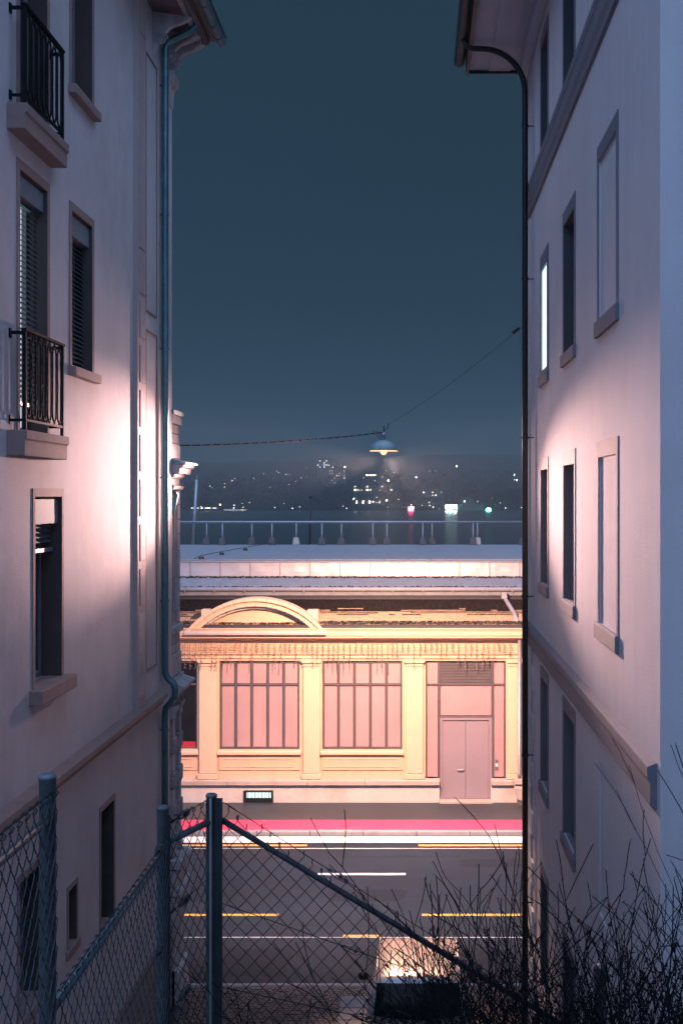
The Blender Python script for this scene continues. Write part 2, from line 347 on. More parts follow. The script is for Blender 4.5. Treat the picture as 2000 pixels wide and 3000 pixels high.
def sash_window(b, X0, s, y0, y1, z0, z1, dep, blind=None, lit=None, boxh=0.27, trim='stone_brown', frame=0.115, sill=True, sill_h=0.12, sill_out=0.11, sill_over=0.12, trim_out=0.018, lintel=None, bars=True, boxm='blind_box', rev=None):
    o = MB()
    xi = X0 - s*dep; pd = .0 if dep < .1 else .05
    # sash frame
    for ya, yb, za, zb in ((y0, y0+.07, z0, z1), (y1-.07, y1, z0, z1), (y0+.07, y1-.07, z0, z0+.08), (y0+.07, y1-.07, z1-.08, z1)):
        o.box(xi+s*.03, xi-s*.03, ya, yb, za, zb)
    if bars:
        ym = (y0+y1)/2; o.box(xi+s*.035, xi-s*.02, ym-.045, ym+.045, z0+.08, z1-.08)
        o.box(xi+s*.028, xi-s*.02, y0+.07, ym-.045, z0+(z1-z0)*.70, z0+(z1-z0)*.70+.05); o.box(xi+s*.028, xi-s*.02, ym+.045, y1-.07, z0+(z1-z0)*.70, z0+(z1-z0)*.70+.05)
    win = o.build('window', 'sash', b, bevel=.006)
    MB().quad((xi,y0,z0),(xi,y1,z0),(xi,y1,z1),(xi,y0,z1)).build('pane', lit if lit else 'glass_dark', win, fix=False) if not lit else \
        MB().quad((xi-s*pd,y0,z0),(xi-s*pd,y1,z0),(xi-s*pd,y1,z1),(xi-s*pd,y0,z1)).build('pane', lit, win, fix=False)
    # reveal lining (stone)
    rv = MB(); d2 = dep-.001
    rv.box(X0+s*trim_out*.5, X0-s*(dep-.03), y1-.004, y1+.02, z0, z1).box(X0+s*trim_out*.5, X0-s*(dep-.03), y0-.02, y0+.004, z0, z1)
    rv.box(X0+s*trim_out*.5, X0-s*(dep-.03), y0, y1, z1-.004, z1+.02)
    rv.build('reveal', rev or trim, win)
    lt = lintel if lintel else frame
    fr = MB(); a0, a1 = X0-s*.01, X0+s*trim_out
    fr.box(a0, a1, y0-frame, y0-.001, z0, z1+lt).box(a0, a1, y1+.001, y1+frame, z0, z1+lt).box(a0, a1, y0-.001, y1+.001, z1+.001, z1+lt)
    fr.build('surround', trim, win, bevel=.004)
    if sill:
        MB().box(X0-s*(dep-.05), X0+s*sill_out, y0-frame-sill_over*.4, y1+frame+sill_over*.4, z0-sill_h, z0+.004).build('sill', trim, win, bevel=.012)
    if boxh:
        bx = MB().box(X0-s*.03, X0-s*(dep-.04), y0+.03, y1-.03, z1-boxh, z1-.03).build('blind_box', boxm, win, bevel=.006)
    if blind:
        zt, zb = z1-boxh, z0+(z1-z0)*blind
        n = int((zt-zb)/0.062); sl = MB()
        for i in range(n):
            z = zt - i*0.062; xa, xb = X0-s*(dep-.17), X0-s*(dep-.115)
            sl.quad((xa,y0+.04,z-.052),(xa,y1-.04,z-.052),(xb,y1-.04,z),(xb,y0+.04,z))
        sl.box(X0-s*(dep-.19), X0-s*(dep-.11), y0+.04, y1-.04, zb-.05, zb)
        sl.build('slat_blind', 'slat', win, fix=False)
        MB().tube([(X0-s*(dep-.12), y1-.03, zt), (X0-s*(dep-.12), y1-.03, zb)], .008, 6).build('guide_rail', 'car_black', win)
    return win
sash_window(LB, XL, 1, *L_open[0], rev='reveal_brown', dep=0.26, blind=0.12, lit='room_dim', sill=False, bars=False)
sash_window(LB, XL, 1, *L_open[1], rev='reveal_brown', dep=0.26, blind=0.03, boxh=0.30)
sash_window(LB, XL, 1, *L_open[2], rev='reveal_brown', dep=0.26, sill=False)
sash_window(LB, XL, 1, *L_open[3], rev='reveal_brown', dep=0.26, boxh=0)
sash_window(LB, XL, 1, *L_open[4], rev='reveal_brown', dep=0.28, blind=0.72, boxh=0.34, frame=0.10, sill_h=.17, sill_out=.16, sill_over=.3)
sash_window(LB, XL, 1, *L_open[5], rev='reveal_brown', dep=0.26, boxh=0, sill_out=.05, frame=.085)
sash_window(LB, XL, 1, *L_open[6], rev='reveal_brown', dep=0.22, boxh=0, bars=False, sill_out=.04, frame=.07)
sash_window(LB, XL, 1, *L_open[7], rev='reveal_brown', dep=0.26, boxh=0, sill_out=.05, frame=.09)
for i in (1, 3):      # drain blind cord
    pass
def balconet(z, y0, y1):
    out = .19; b = MB()
    b.prism([(XL-.22, z), (XL+.23, z), (XL+.23, z-.10), (XL+.205, z-.115), (XL+.205, z-.29), (XL-.22, z-.29)], 'Y', y0-.12, y1+.12)
    slab = b.build('balconet_slab', 'stone_brown', LB, bevel=.01)
    r = MB(); xf = XL+out-.02; zb, zt = z+.10, z+1.12
    for yy in (y0, y1):
        r.box(xf-.02, xf+.02, yy-.022, yy+.022, z+.002, zt)
        r.box(XL+.001, xf-.02, yy-.014, yy+.014, zt-.04, zt); r.box(XL+.001, xf-.02, yy-.014, yy+.014, zb, zb+.03)
        r.box(XL, XL+.02, yy-.035, yy+.035, zt-.08, zt+.03); r.box(XL, XL+.02, yy-.035, yy+.035, zb-.03, zb+.07)
    r.box(xf-.03, xf+.03, y0-.03, y1+.03, zt+.001, zt+.03); r.box(xf-.016, xf+.016, y0+.022, y1-.022, zb+.001, zb+.029)
    rail = r.build('railing', 'iron', LB)
    n = 7; step = (y1-y0-.06)/n; zc = (zb+zt)/2
    for i in range(n):
        c = y0+.03+step*(i+.5); h = step*.36; pts = []
        for k in range(9):
            a = math.pi*k/8; pts.append((xf, c+h*math.cos(a), zt-.16+.10*math.sin(a)))
        for k in range(9):
            a = math.pi+math.pi*k/8; pts.append((xf, c+h*math.cos(a), zb+.16+.10*math.sin(a)))
        loop = MB().tube(pts, .011, 6, closed=True)
        loop.tube([(xf, c-step*.5, zt-.20), (xf, c-step*.25, zt-.06), (xf, c, zt-.001)], .008, 5).tube([(xf, c+step*.5, zt-.20), (xf, c+step*.25, zt-.06), (xf, c, zt-.001)], .008, 5)
        loop.tube([(xf, c-step*.5, zb+.22), (xf, c-step*.25, zb+.08), (xf, c, zb+.03)], .008, 5).tube([(xf, c+step*.5, zb+.22), (xf, c+step*.25, zb+.08), (xf, c, zb+.03)], .008, 5)
        loop.build('baluster_loop', 'iron', rail, smooth=True)
        if i < n-1:
            cc = c+step*.5; rg = MB().tube([(xf, cc+.035*math.cos(a), zc+.07*math.sin(a)) for a in [2*math.pi*k/12 for k in range(12)]], .009, 5, closed=True)
            rg.build('rosette', 'iron', rail, smooth=True)
            MB().tube([(xf, cc, zt-.20), (xf, cc, zc+.22)], [.006, .022], 6).build('drop', 'iron', rail, smooth=True); MB().tube([(xf, cc, zc-.22), (xf, cc, zb+.20)], [.022, .006], 6).build('drop', 'iron', rail, smooth=True)
balconet(10.31, 16.02, 17.72); balconet(13.97, 16.02, 17.72)
# string course, plinth
MB().prism([(XL-.01, 6.12), (XL+.16, 6.08), (XL+.16, 6.0), (XL+.09, 5.95), (XL+.07, 5.88), (XL-.01, 5.86)], 'Y', 6, 25.32).build('string_course', 'stone_brown', LB, bevel=.006)
box('plinth', 'stone_brown', LB, XL-.01, XL+.05, 6, 26.39, 0.0, 1.65, bevel=.01)
# pilaster strip with raised panels, then framed field
pil = box('pilaster', 'stone_mid', LB, XL-.01, XL+.075, 23.0, 23.72, 6.10, 17.98, bevel=.006)
MB().box(XL+.0755, XL+.083, 23.10, 23.66, 6.3, 7.65).build('panel', 'stone_pale', pil, bevel=.004)
z = 7.78
while z < 17.2:
    h = .60 if z < 13 else 3.4
    MB().box(XL+.0755, XL+.092, 23.16, 23.62, z, min(z+h, 17.6)).build('panel', 'stone_mid', pil, bevel=.006); z += h+.13
MB().box(XL-.01, XL+.03, 23.722, 23.80, 6.1, 17.98).build('pilaster_edge', 'stone_pale', pil)
for (za, zb) in ((6.6, 12.4), (12.7, 17.1)):
    fr = MB()
    for (ya, yb, c, d) in ((24.02,24.05,za,zb), (25.02,25.05,za,zb), (24.05,25.02,za,za+.03), (24.05,25.02,zb-.03,zb)): fr.box(XL-.01, XL+.022, ya, yb, c, d)
    fr.build('field_moulding', 'stone_brown', LB)
# eave with soffit, gutter, consoles
eave = MB().box(-13, -3.86, 5, 26.55, 18.0, 18.10).build('eave', 'soffit_brown', LB)
MB().prism([(-3.98, 18.10), (-3.70, 18.10), (-3.62, 18.26), (-3.80, 18.34), (-13, 18.9), (-13, 18.2)], 'Y', 4.9, 26.7).build('roof_edge', 'eave_dark', LB)
MB().box(-4.05, -3.98, 5, 26.5, 17.955, 18.0).build('soffit_moulding', 'stone_pale', eave)
MB().box(-3.93, -3.885, 5, 26.5, 17.97, 18.0).build('soffit_moulding', 'stone_grey', eave)
gut = MB().tube([(-3.66, 5, 18.10), (-3.66, 26.72, 18.10)], .085, 14).build('gutter', 'copper_dull', LB, smooth=True)
for yy in (23.5, 24.6, 25.6, 26.3):
    MB().tube([(-3.66+.093*math.cos(a), yy, 18.10+.093*math.sin(a)) for a in [math.pi*k/10+math.pi for k in range(11)]], .008, 5).build('gutter_strap', 'copper', gut)
MB().tube([(-3.575, 5, 18.17), (-3.575, 26.74, 18.17)], .014, 6).build('gutter_lip', 'eave_dark', gut)
for yy in (12.0, 16.0, 20.0, 24.75, 25.75, 26.25):
    b = MB(); prof = [(XL, 17.99)]
    for k in range(13):
        t = k/12; prof.append((XL+.62*(1-t)+.06, 17.95-.07-.62*t*t*.9-.05*math.sin(t*6.28)))
    prof += [(XL, 17.2)]
    b.prism(prof, 'Y', yy-.07, yy+.07); c = b.build('console', 'stone_pale', LB, bevel=.008)
    for (cx, cz, rr, tt) in ((XL+.16, 17.50, .11, 1), (XL+.48, 17.82, .07, 1)):
        sp = MB(); pts = [(cx+rr*(1-.85*k/24)*math.cos(k*.52), yy-.078, cz+rr*(1-.85*k/24)*math.sin(k*.52)) for k in range(25)]; sp.tube(pts, .016, 6); sp.build('scroll', 'stone_pale', c, smooth=True)
cpf = MB().prism([(XL, 17.3), (XL+.18, 17.28), (XL+.15, 17.12), (XL+.08, 17.05), (XL+.06, 16.75), (XL, 16.75)], 'Y', 25.75, 26.46).build('corner_cap', 'stone_pale', LB, bevel=.01)
box('corner_strip', 'plaster_warm', LB, XL-.01, XL+.04, 25.55, 26.43, 6.2, 16.75, bevel=.008)
# drainpipe
pp = MB().tube([(-3.93,25.4,18.15),(-3.93,25.4,18.02),(-3.95,25.4,17.95),(-4.05,25.4,17.87),(-4.36,25.4,17.72),(-4.455,25.4,17.65),(-4.485,25.4,17.55),(-4.485,25.4,6.55),(-4.48,25.4,6.42),(-4.44,25.4,6.32),(-4.33,25.4,6.22),(-4.30,25.4,6.12),(-4.31,25.4,5.98),(-4.40,25.4,5.86),(-4.47,25.4,5.78),(-4.485,25.4,5.66),(-4.485,25.4,0.3)], .062, 14).build('drainpipe', 'copper', LB, smooth=True)
for zz in (16.9, 14.6, 12.2, 9.9, 7.7, 5.4, 3.0):
    MB().lathe([(.064, -.02), (.072, -.02), (.072, .02), (.064, .02)], -4.485, 25.4, zz, 14).box(XL-.01, -4.53, 25.39, 25.41, zz-.012, zz+.012).build('pipe_collar', 'copper_dull', pp, smooth=False)

# front bay of the same house: stone courses, cornices, quoins
BY0, BY1 = 26.405, 27.5
bay = box('front_bay', 'stone_pale', LB, XL-4, XL-.04, BY0, BY1-.04, 0.0, 11.0)
def course(name, m, z0, z1, out, y1=BY1, bevel=.012, oy=0.0):
    return MB().box(XL-.5, XL+out, BY0+.01, y1+oy, z0, z1).build(name, m, bay, bevel=bevel)
course('coping', 'copper_dull', 11.10, 11.19, .075, oy=.06); course('stone_block', 'stone_pale', 10.93, 11.098, .05, oy=.03)
for (a, b_) in ((10.76, 10.92), (10.57, 10.745), (10.28, 10.555)): course('stone_block', 'stone_pale', a, b_, .0 if a > 10.5 else .02)
MB().prism([(XL-.5, 10.28), (XL+.03, 10.27), (XL+.30, 10.20), (XL+.30, 10.165), (XL-.5, 10.165)], 'Y', BY0+.01, BY1+.35).build('cornice_cover', 'copper_dull', bay)
MB().prism([(XL-.5, 10.16), (XL+.26, 10.16), (XL+.24, 10.11), (XL+.19, 10.09), (XL+.17, 9.99), (XL-.5, 9.99)], 'Y', BY0+.01, BY1+.27).build('cornice', 'stone_pale', bay, bevel=.006)
MB().prism([(XL-.5, 9.985), (XL+.10, 9.985), (XL+.07, 9.93), (XL+.03, 9.90), (XL-.5, 9.90)], 'Y', BY0+.01, BY1+.08).build('cornice', 'stone_pale', bay, bevel=.006)
course('frieze', 'stone_pale', 9.77, 9.897, .005)
MB().prism([(XL-.5, 9.765), (XL+.08, 9.765), (XL+.06, 9.70), (XL+.05, 9.69), (XL-.5, 9.69)], 'Y', BY0+.06, BY1+.07).build('moulding', 'stone_pale', bay, bevel=.006)
for i in range(9):
    z0 = 9.68-(i+1)*.28; MB().box(XL-.3, XL+.015, BY1-.24, BY1, z0+.012, z0+.28).build('quoin_stone', 'stone_pale', bay, bevel=.012)
    MB().box(XL-.3, XL+.012, BY0+.02, BY0+.26, z0+.012, z0+.28).build('quoin_stone', 'stone_pale', bay, bevel=.012)
for (ya, yb, o_) in ((BY0+.40, BY1-.34, .0), (BY0+.48, BY1-.42, -.02)):
    fr = MB(); za, zb = 7.4, 9.5
    for (a, b_, c, d) in ((ya, ya+.05, za, zb), (yb-.05, yb, za, zb), (ya+.05, yb-.05, za, za+.05), (ya+.05, yb-.05, zb-.05, zb)): fr.box(XL-.1, XL+.02+o_, a, b_, c, d)
    fr.build('field_moulding', 'stone_pale', bay, bevel=.006)
course('moulding', 'stone_pale', 6.98, 7.12, .07, oy=.06)
for (a, b_, o_) in ((6.78, 6.965, .01), (6.60, 6.768, .015), (6.18, 6.588, .04)): course('stone_block', 'stone_pale', a, b_, o_)
MB().prism([(XL-.5, 6.17), (XL+.05, 6.16), (XL+.06, 6.10), (XL+.28, 6.03), (XL+.28, 5.985), (XL+.24, 5.98), (XL+.22, 5.93), (XL+.08, 5.80), (XL+.02, 5.70), (XL-.5, 5.70)], 'Y', BY0+.01, BY1+.22).build('ledge', 'stone_pale', bay, bevel=.006)
for yc in (BY0+.26, BY1-.17):
    MB().prism([(XL-.2, 5.64), (XL+.12, 5.64), (XL+.10, 5.56), (XL+.06, 5.50), (XL+.06, 5.40), (XL-.2, 5.40)], 'Y', yc-.17, yc+.17).build('capital', 'stone_pale', bay, bevel=.006)
    for i in range(8):
        z0 = 5.38-(i+1)*.32; rg = i % 2 == 1
        MB().box(XL-.2, XL+(.075 if rg else .045), yc-(.16 if rg else .12), yc+(.16 if rg else .12), z0+.012, z0+.32).build('quoin_stone', 'stone_rough' if rg else 'stone_pale', bay, bevel=.03 if rg else .012)
for (z0, z1, o_) in ((2.62, 2.80, .22), (2.30, 2.60, .12), (2.12, 2.28, .20), (0.0, 2.10, .10), (0.0, 0.75, .17)):
    MB().prism([(XL-.3, z1), (XL+o_*.8, z1), (XL+o_, z1-.05), (XL+o_, z0), (XL-.3, z0)], 'Y', BY0+.012, BY1+o_*.8-.1).build('base_course', 'stone_pale', bay, bevel=.012)
MB().tube([(XL-.02,26.55,9.78),(XL+.06,26.75,9.58),(XL+.02,26.5,9.25),(XL-.08,26.45,9.15)], .05, 12).build('rain_spout', 'copper', bay, smooth=True)

# ------------------------------------------------------------------ right house
XR = 2.06
RB = thing('plain_house', 'plain smooth house with narrow grey-framed windows, stone bands and a black drainpipe', 'building', (6, 19, 0))
cols = ((22.33, 23.52), (18.57, 19.90), (14.65, 16.07)); flo = ((4.86, 6.58), (8.14, 10.0), (11.54, 13.34), (15.18, 16.95), (1.5, 3.35))
R_open = [(c[0], c[1], f[0], f[1]) for ci, c in enumerate(cols[:2]) for f in flo]
blind_open = [(cols[2][0], cols[2][1], f[0], f[1]) for f in flo[:3]]
rwl = wall_cells(XR, -1, 12.05, 26.4, 0.0, 17.55, R_open+blind_open, 0.02)
rwl.quad((XR,12.05,0),(XR+1.3,12.05,0),(XR+1.3,12.05,17.55),(XR,12.05,17.55)).quad((XR,26.4,0),(XR+9,26.4,0),(XR+9,26.4,17.55),(XR,26.4,17.55))
rwl.quad((XR+9,12,0),(XR+9,26.4,0),(XR+9,26.4,17.55),(XR+9,12,17.55))
RW = rwl.build('wall', 'plaster_cool', RB, fix=False)
nb = thing('rear_annex', 'smooth pale annex wall adjoining the plain house behind its band', 'building', (6, 6, 0))
MB().box(XR+.36, XR+9, -6, 12.048, 0, 19).build('wall', 'plaster_cool', nb, bevel=.0)
MB().box(XR+.30, XR+.359, 10.8, 12.046, 0, 19).build('corner_strip', 'plaster_cool', nb)
for ci, c in enumerate(cols):
    for fi, f in enumerate(flo):
        y0, y1 = c; z0, z1 = f
        if ci < 2:
            lit = 'room_cool' if (ci == 0 and fi == 2) else None; rvm = 'reveal_shaded' if fi > 1 else 'reveal_lit'  # lit and shaded copies of one reveal; the light difference is in the colour
            # deep reveal behind the shallow wall skin
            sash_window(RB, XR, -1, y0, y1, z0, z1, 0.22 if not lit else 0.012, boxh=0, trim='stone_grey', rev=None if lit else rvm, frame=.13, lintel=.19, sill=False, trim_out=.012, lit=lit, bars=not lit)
            win = [o for o in RB.children if o.name.startswith('window')][-1]
            MB().box(XR+.1, XR-.045, y0-.15, y1+.15, z0-.17, z0-.002).build('sill', 'stone_grey', win, bevel=.012)
        elif fi < 3:
            bw = MB().quad((XR+.02,y0,z0),(XR+.02,y1,z0),(XR+.02,y1,z1),(XR+.02,y0,z1)).build('blind_window', 'plaster_cool', RB, fix=False)
            if fi > 0:
                fr = MB(); a0, a1 = XR+.01, XR-.012
                fr.box(a0,a1,y0-.13,y0-.001,z0,z1+.18).box(a0,a1,y1+.001,y1+.13,z0,z1+.18).box(a0,a1,y0-.001,y1+.001,z1+.001,z1+.18)
                fr.build('surround', 'stone_grey', bw, bevel=.004)
                MB().box(XR+.05, XR-.045, y0-.17, y1+.17, z0-.18, z0-.002).build('sill', 'stone_grey', bw, bevel=.012)
MB().prism([(XR+.01, 7.28), (XR-.085, 7.24), (XR-.085, 7.14), (XR-.06, 7.10), (XR-.06, 6.90), (XR+.01, 6.86)], 'Y', 12.2, 26.40).build('lower_band', 'stone_grey', RB, bevel=.006)
MB().prism([(XR+.01, 15.16), (XR-.092, 15.10), (XR-.092, 15.0), (XR-.075, 14.96), (XR-.07, 14.80), (XR-.045, 14.72), (XR-.04, 14.64), (XR+.01, 14.62)], 'Y', 12.05, 26.44).build('upper_band', 'stone_grey', RB, bevel=.006)
z = 0.12; i = 0
while z < 6.6:
    MB().box(XR+.02, XR-.035, 25.35 if i % 2 else 25.0, 26.415, z+.008, z+.42).build('quoin_stone', 'plaster_cool', RB, bevel=.012); z += .43; i += 1
box('corner_strip', 'plaster_cool', RB, XR-.03, XR+.02, 25.75, 26.41, 7.3, 14.6, bevel=.008)
# eave, fascia, gutter, curved drainpipe
ev = MB().box(0.98, XR+9, 11.0, 26.75, 17.58, 17.66).build('eave', 'soffit_pale', RB)
MB().box(1.35, 1.75, 11.0, 26.70, 17.55, 17.579).build('soffit_board', 'soffit_pale', ev); MB().box(XR-.16, XR, 11.0, 26.70, 17.36, 17.578).build('soffit_moulding', 'soffit_pale', ev, bevel=.02)
MB().box(0.92, 0.979, 11.0, 26.80, 17.50, 17.80).build('fascia', 'eave_dark', ev); MB().box(0.98, XR, 26.751, 26.80, 17.52, 17.78).build('verge', 'eave_dark', ev)
MB().prism([(0.90, 17.80), (0.80, 17.9), (XR+9, 19.5), (XR+9, 17.80)], 'Y', 11, 26.85).build('roof', 'eave_dark', RB)
g2 = MB().tube([(0.80, 11, 17.72), (0.80, 26.72, 17.72)], .10, 12).build('gutter', 'eave_dark', RB, smooth=True)
pts = [(0.82, 25.1, 17.64), (0.90, 25.1, 17.50), (1.00, 25.1, 17.465)]
for k in range(13):
    a = R(90-90*k/12); pts.append((1.145+.765*math.cos(a), 25.1, 16.70+.765*math.sin(a)))
pts += [(1.910, 25.1, 16.2), (1.910, 25.1, 0.2)]
dp = MB().tube(pts, .052, 12).build('drainpipe', 'pipe_dark', RB, smooth=True)
for zz in (16.1, 13.4, 10.6, 7.8, 5.0, 2.4): MB().lathe([(.052,-.025),(.063,-.025),(.063,.025),(.052,.025)], 1.910, 25.1, zz, 12).box(1.93, XR+.03, 25.09, 25.11, zz-.01, zz+.01).build('pipe_collar', 'pipe_dark', dp)

# ------------------------------------------------------------------ long hall across the road
D = 44.0; S = D/4167.0
def FX(p): return (p-1220)*S
def FZ(p): return EYE-(p-1455)*S
HB = thing('long_hall', 'long low cream hall with arched pediment, pilasters and stepped roofs beyond the road', 'building', (0, 44, 0))
hx0, hx1 = -15.0, 13.0; YB = D
z_led, z_base, z_top = FZ(2281), 0.10, FZ(1878)
opens = [(FX(342), FX(578), FZ(2194), FZ(1936)), (FX(643), FX(877), FZ(2196), FZ(1936)), (FX(944), FX(1178), FZ(2196), FZ(1936)), (FX(1246), FX(1481), FZ(2281), FZ(1936))]
xs = sorted({hx0, hx1, *[o[0] for o in opens], *[o[1] for o in opens]}); zs = sorted({z_led, z_top, *[o[2] for o in opens], *[o[3] for o in opens]})
b = MB()
for xa, xb in zip(xs, xs[1:]):
    for za, zb in zip(zs, zs[1:]):
        cx, cz = (xa+xb)/2, (za+zb)/2
        if any(o[0] < cx < o[1] and o[2] < cz < o[3] for o in opens): continue
        b.quad((xa,YB,za),(xb,YB,za),(xb,YB,zb),(xa,YB,zb))
for (xa, xb, za, zb) in opens:
    b.quad((xa,YB,za),(xa,YB,zb),(xa,YB+.2,zb),(xa,YB+.2,za)).quad((xb,YB,za),(xb,YB,zb),(xb,YB+.2,zb),(xb,YB+.2,za)).quad((xa,YB,zb),(xb,YB,zb),(xb,YB+.2,zb),(xa,YB+.2,zb))
    if za > z_led+.1: b.quad((xa,YB,za),(xb,YB,za),(xb,YB+.2,za),(xa,YB+.2,za))
b.quad((hx0,YB,0),(hx0,YB+22,0),(hx0,YB+22,z_top),(hx0,YB,z_top)).quad((hx1,YB,0),(hx1,YB+22,0),(hx1,YB+22,z_top),(hx1,YB,z_top)).quad((hx0,YB+22,-.5),(hx1,YB+22,-.5),(hx1,YB+22,6.9),(hx0,YB+22,6.9))
HW = b.build('wall', 'cream', HB, fix=False)
# plinth with door gap, stone ledge
dx0, dx1 = FX(1287), FX(1437)
for (xa, xb) in ((hx0, dx0), (dx1, hx1)):
    box('plinth', 'plinth_plaster', HB, xa, xb, YB-.12, YB+.1, 0.0, FZ(2300))
for xa, xb in ((hx0, -7.4), (-7.39, -5.84), (-5.83, -3.36), (-3.35, -1.6), (-1.59, dx0), (dx1, FX(1500)), (FX(1500)+.01, hx1)):
    MB().prism([(YB+.02, FZ(2280)), (YB-.20, FZ(2283)), (YB-.22, FZ(2285)), (YB-.22, FZ(2297)), (YB+.02, FZ(2299))], 'X', xa, xb).build('ledge_stone', 'ledge_stone', HB, bevel=.006)
cv = MB().box(FX(718), FX(799), YB-.124, YB-.06, FZ(2355), FZ(2316)).build('cellar_window', 'glass_dark', HB)
MB().quad((FX(724),YB-.1255,FZ(2335)),(FX(795),YB-.1255,FZ(2335)),(FX(795),YB-.1255,FZ(2319)),(FX(724),YB-.1255,FZ(2319))).build('lit_pane', 'cellar_light', cv, fix=False)
fr = MB(); X0, X1, Z0, Z1 = FX(715), FX(802), FZ(2358), FZ(2313)
fr.box(X0,X0+.03,YB-.16,YB-.12,Z0,Z1).box(X1-.03,X1,YB-.16,YB-.12,Z0,Z1).box(X0+.03,X1-.03,YB-.16,YB-.12,Z1-.03,Z1).box(X0+.03,X1-.03,YB-.16,YB-.12,Z0,Z0+.03)
fr.build('frame', 'fascia', cv)
for k in range(1, 8): MB().tube([(X0+.03+(X1-X0-.06)*k/8, YB-.14, Z0+.03), (X0+.03+(X1-X0-.06)*k/8, YB-.14, Z1-.03)], .008, 6).build('bar', 'iron', cv)
# pilasters
def pilaster(xa, xb):
    p = MB().box(xa, xb, YB-.10, YB+.02, FZ(2264), FZ(1942)).build('pilaster', 'cream_trim', HB, bevel=.01)
    e = .05
    MB().box(xa-e, xb+e, YB-.15, YB-.001, FZ(2281)+.002, FZ(2265)).build('pilaster_base', 'cream_trim', p, bevel=.012)
    MB().prism([(xa-.02, FZ(1941)), (xb+.02, FZ(1941)), (xb+.07, FZ(1934)), (xb+.07, FZ(1930)), (xa-.07, FZ(1930)), (xa-.07, FZ(1934))], 'Y', YB-.16, YB-.001).build('capital', 'cream_trim', p, bevel=.006)
    MB().box(xa-.015, xb+.015, YB-.125, YB-.101, FZ(1950), FZ(1946.5)).build('necking', 'cream_trim', p)
for a, c in ((585, 637), (888, 937), (1189, 1239), (1487, 1536)): pilaster(FX(a), FX(c))
for k in range(3): pilaster(FX(1789+301*k), FX(1838+301*k)); pilaster(FX(283-301*k), FX(335-301*k)) if k < 2 else None
# architrave, frieze, cornice
MB().box(hx0, hx1, YB-.05, YB+.02, FZ(1928.5), FZ(1918)).build('architrave', 'cream_trim', HB, bevel=.006)
MB().prism([(YB+.02, FZ(1918)+.004), (YB-.10, FZ(1917)), (YB-.12, FZ(1913)), (YB-.06, FZ(1911)), (YB+.02, FZ(1911))], 'X', hx0, hx1).build('moulding', 'cream_trim', HB, bevel=.004)
MB().box(hx0, hx1, YB-.03, YB+.02, FZ(1910.5), FZ(1877)).build('frieze', 'cream', HB)
for pz in (1896, 1903): MB().box(hx0, hx1, YB-.045, YB-.0301, FZ(pz), FZ(pz-1.6)).build('fillet', 'cream_trim', HB)
MB().prism([(YB+.05, FZ(1877)+.003), (YB-.10, FZ(1876)), (YB-.14, FZ(1871)), (YB-.36, FZ(1866)), (YB-.36, FZ(1860)), (YB-.40, FZ(1859)), (YB-.42, FZ(1846)), (YB-.47, FZ(1838)), (YB+.05, FZ(1833))], 'X', hx0, hx1).build('cornice', 'cream_trim', HB, bevel=.004)
# segmental pediment
pc = FX(753); zb_ = FZ(1847)+.02; half = FX(954)-pc; rise = FZ(1751)-FZ(1847)
Rr = (half*half+rise*rise)/(2*rise); zc = zb_+rise-Rr; th = math.asin(half/Rr)
def arc(r, t0, t1, n): return [(pc+r*math.sin(t0+(t1-t0)*k/n), zc+r*math.cos(t0+(t1-t0)*k/n)) for k in range(n+1)]
PD = MB()
inner = [p for p in arc(Rr-.36, -th, th, 30) if p[1] > zb_]
PD.prism([(inner[0][0], zb_)]+inner+[(inner[-1][0], zb_)], 'Y', YB-.10, YB+.25)
PDo = PD.build('pediment', 'cream', HB)
ns = 14
for i in range(ns):
    t0 = -th*1.0+2*th*i/ns+.0015; t1 = -th+2*th*(i+1)/ns-.0015
    o1 = arc(Rr, t0, t1, 3); o2 = arc(Rr-.10, t0, t1, 3); MB().prism(o1+o2[::-1], 'Y', YB-.46, YB+.3).build('cover_sheet', 'cream_trim', PDo)
    o1 = arc(Rr-.101, t0, t1, 3); o2 = arc(Rr-.26, t0, t1, 3); MB().prism(o1+o2[::-1], 'Y', YB-.38, YB+.28).build('arch_stone', 'cream_trim', PDo)
    o1 = arc(Rr-.261, t0, t1, 3); o2 = arc(Rr-.345, t0, t1, 3); MB().prism(o1+o2[::-1], 'Y', YB-.24, YB+.26).build('arch_moulding', 'stone_pale', PDo)
MB().prism([(YB-.10, zb_+.07), (YB-.44, zb_+.01), (YB-.50, zb_-.05), (YB-.50, zb_-.11), (YB-.10, zb_-.11)], 'X', pc-half-.05, pc+half+.05).build('ledge_cover', 'ledge_stone', PDo)
# windows A, B: mauve panels in dark bars
def grid_window(xa, xb, za, zb, n, zt, m='panel_mauve', name='window'):
    wf = MB(); yf = YB+.10
    wf.box(xa, xa+.045, yf-.04, yf+.04, za, zb).box(xb-.045, xb, yf-.04, yf+.04, za, zb).box(xa+.045, xb-.045, yf-.04, yf+.04, zb-.07, zb).box(xa+.045, xb-.045, yf-.04, yf+.04, za, za+.05)
    wf.box(xa+.045, xb-.045, yf-.045, yf+.03, zt-.022, zt+.022)
    for k in range(1, n):
        x = xa+(xb-xa)*k/n; wf.box(x-.024, x+.024, yf-.05, yf+.03, za+.05, zt-.022); wf.box(x-.024, x+.024, yf-.05, yf+.03, zt+.022, zb-.07)
    win = wf.build(name, 'panel_frame', HB, bevel=.004)
    for k in range(n):
        x0 = xa+(xb-xa)*k/n+(.045 if k == 0 else .024); x1 = xa+(xb-xa)*(k+1)/n-(.045 if k == n-1 else .024)
        for (c, d) in ((za+.05, zt-.022), (zt+.022, zb-.07)):
            MB().box(x0+.02, x1-.02, yf+.0, yf+.028, c+.02, d-.02).build('panel', m, win, bevel=.006)
            MB().box(x0, x1, yf+.012, yf+.03, c, d).build('panel_backing', 'panel_frame', win)
    return win
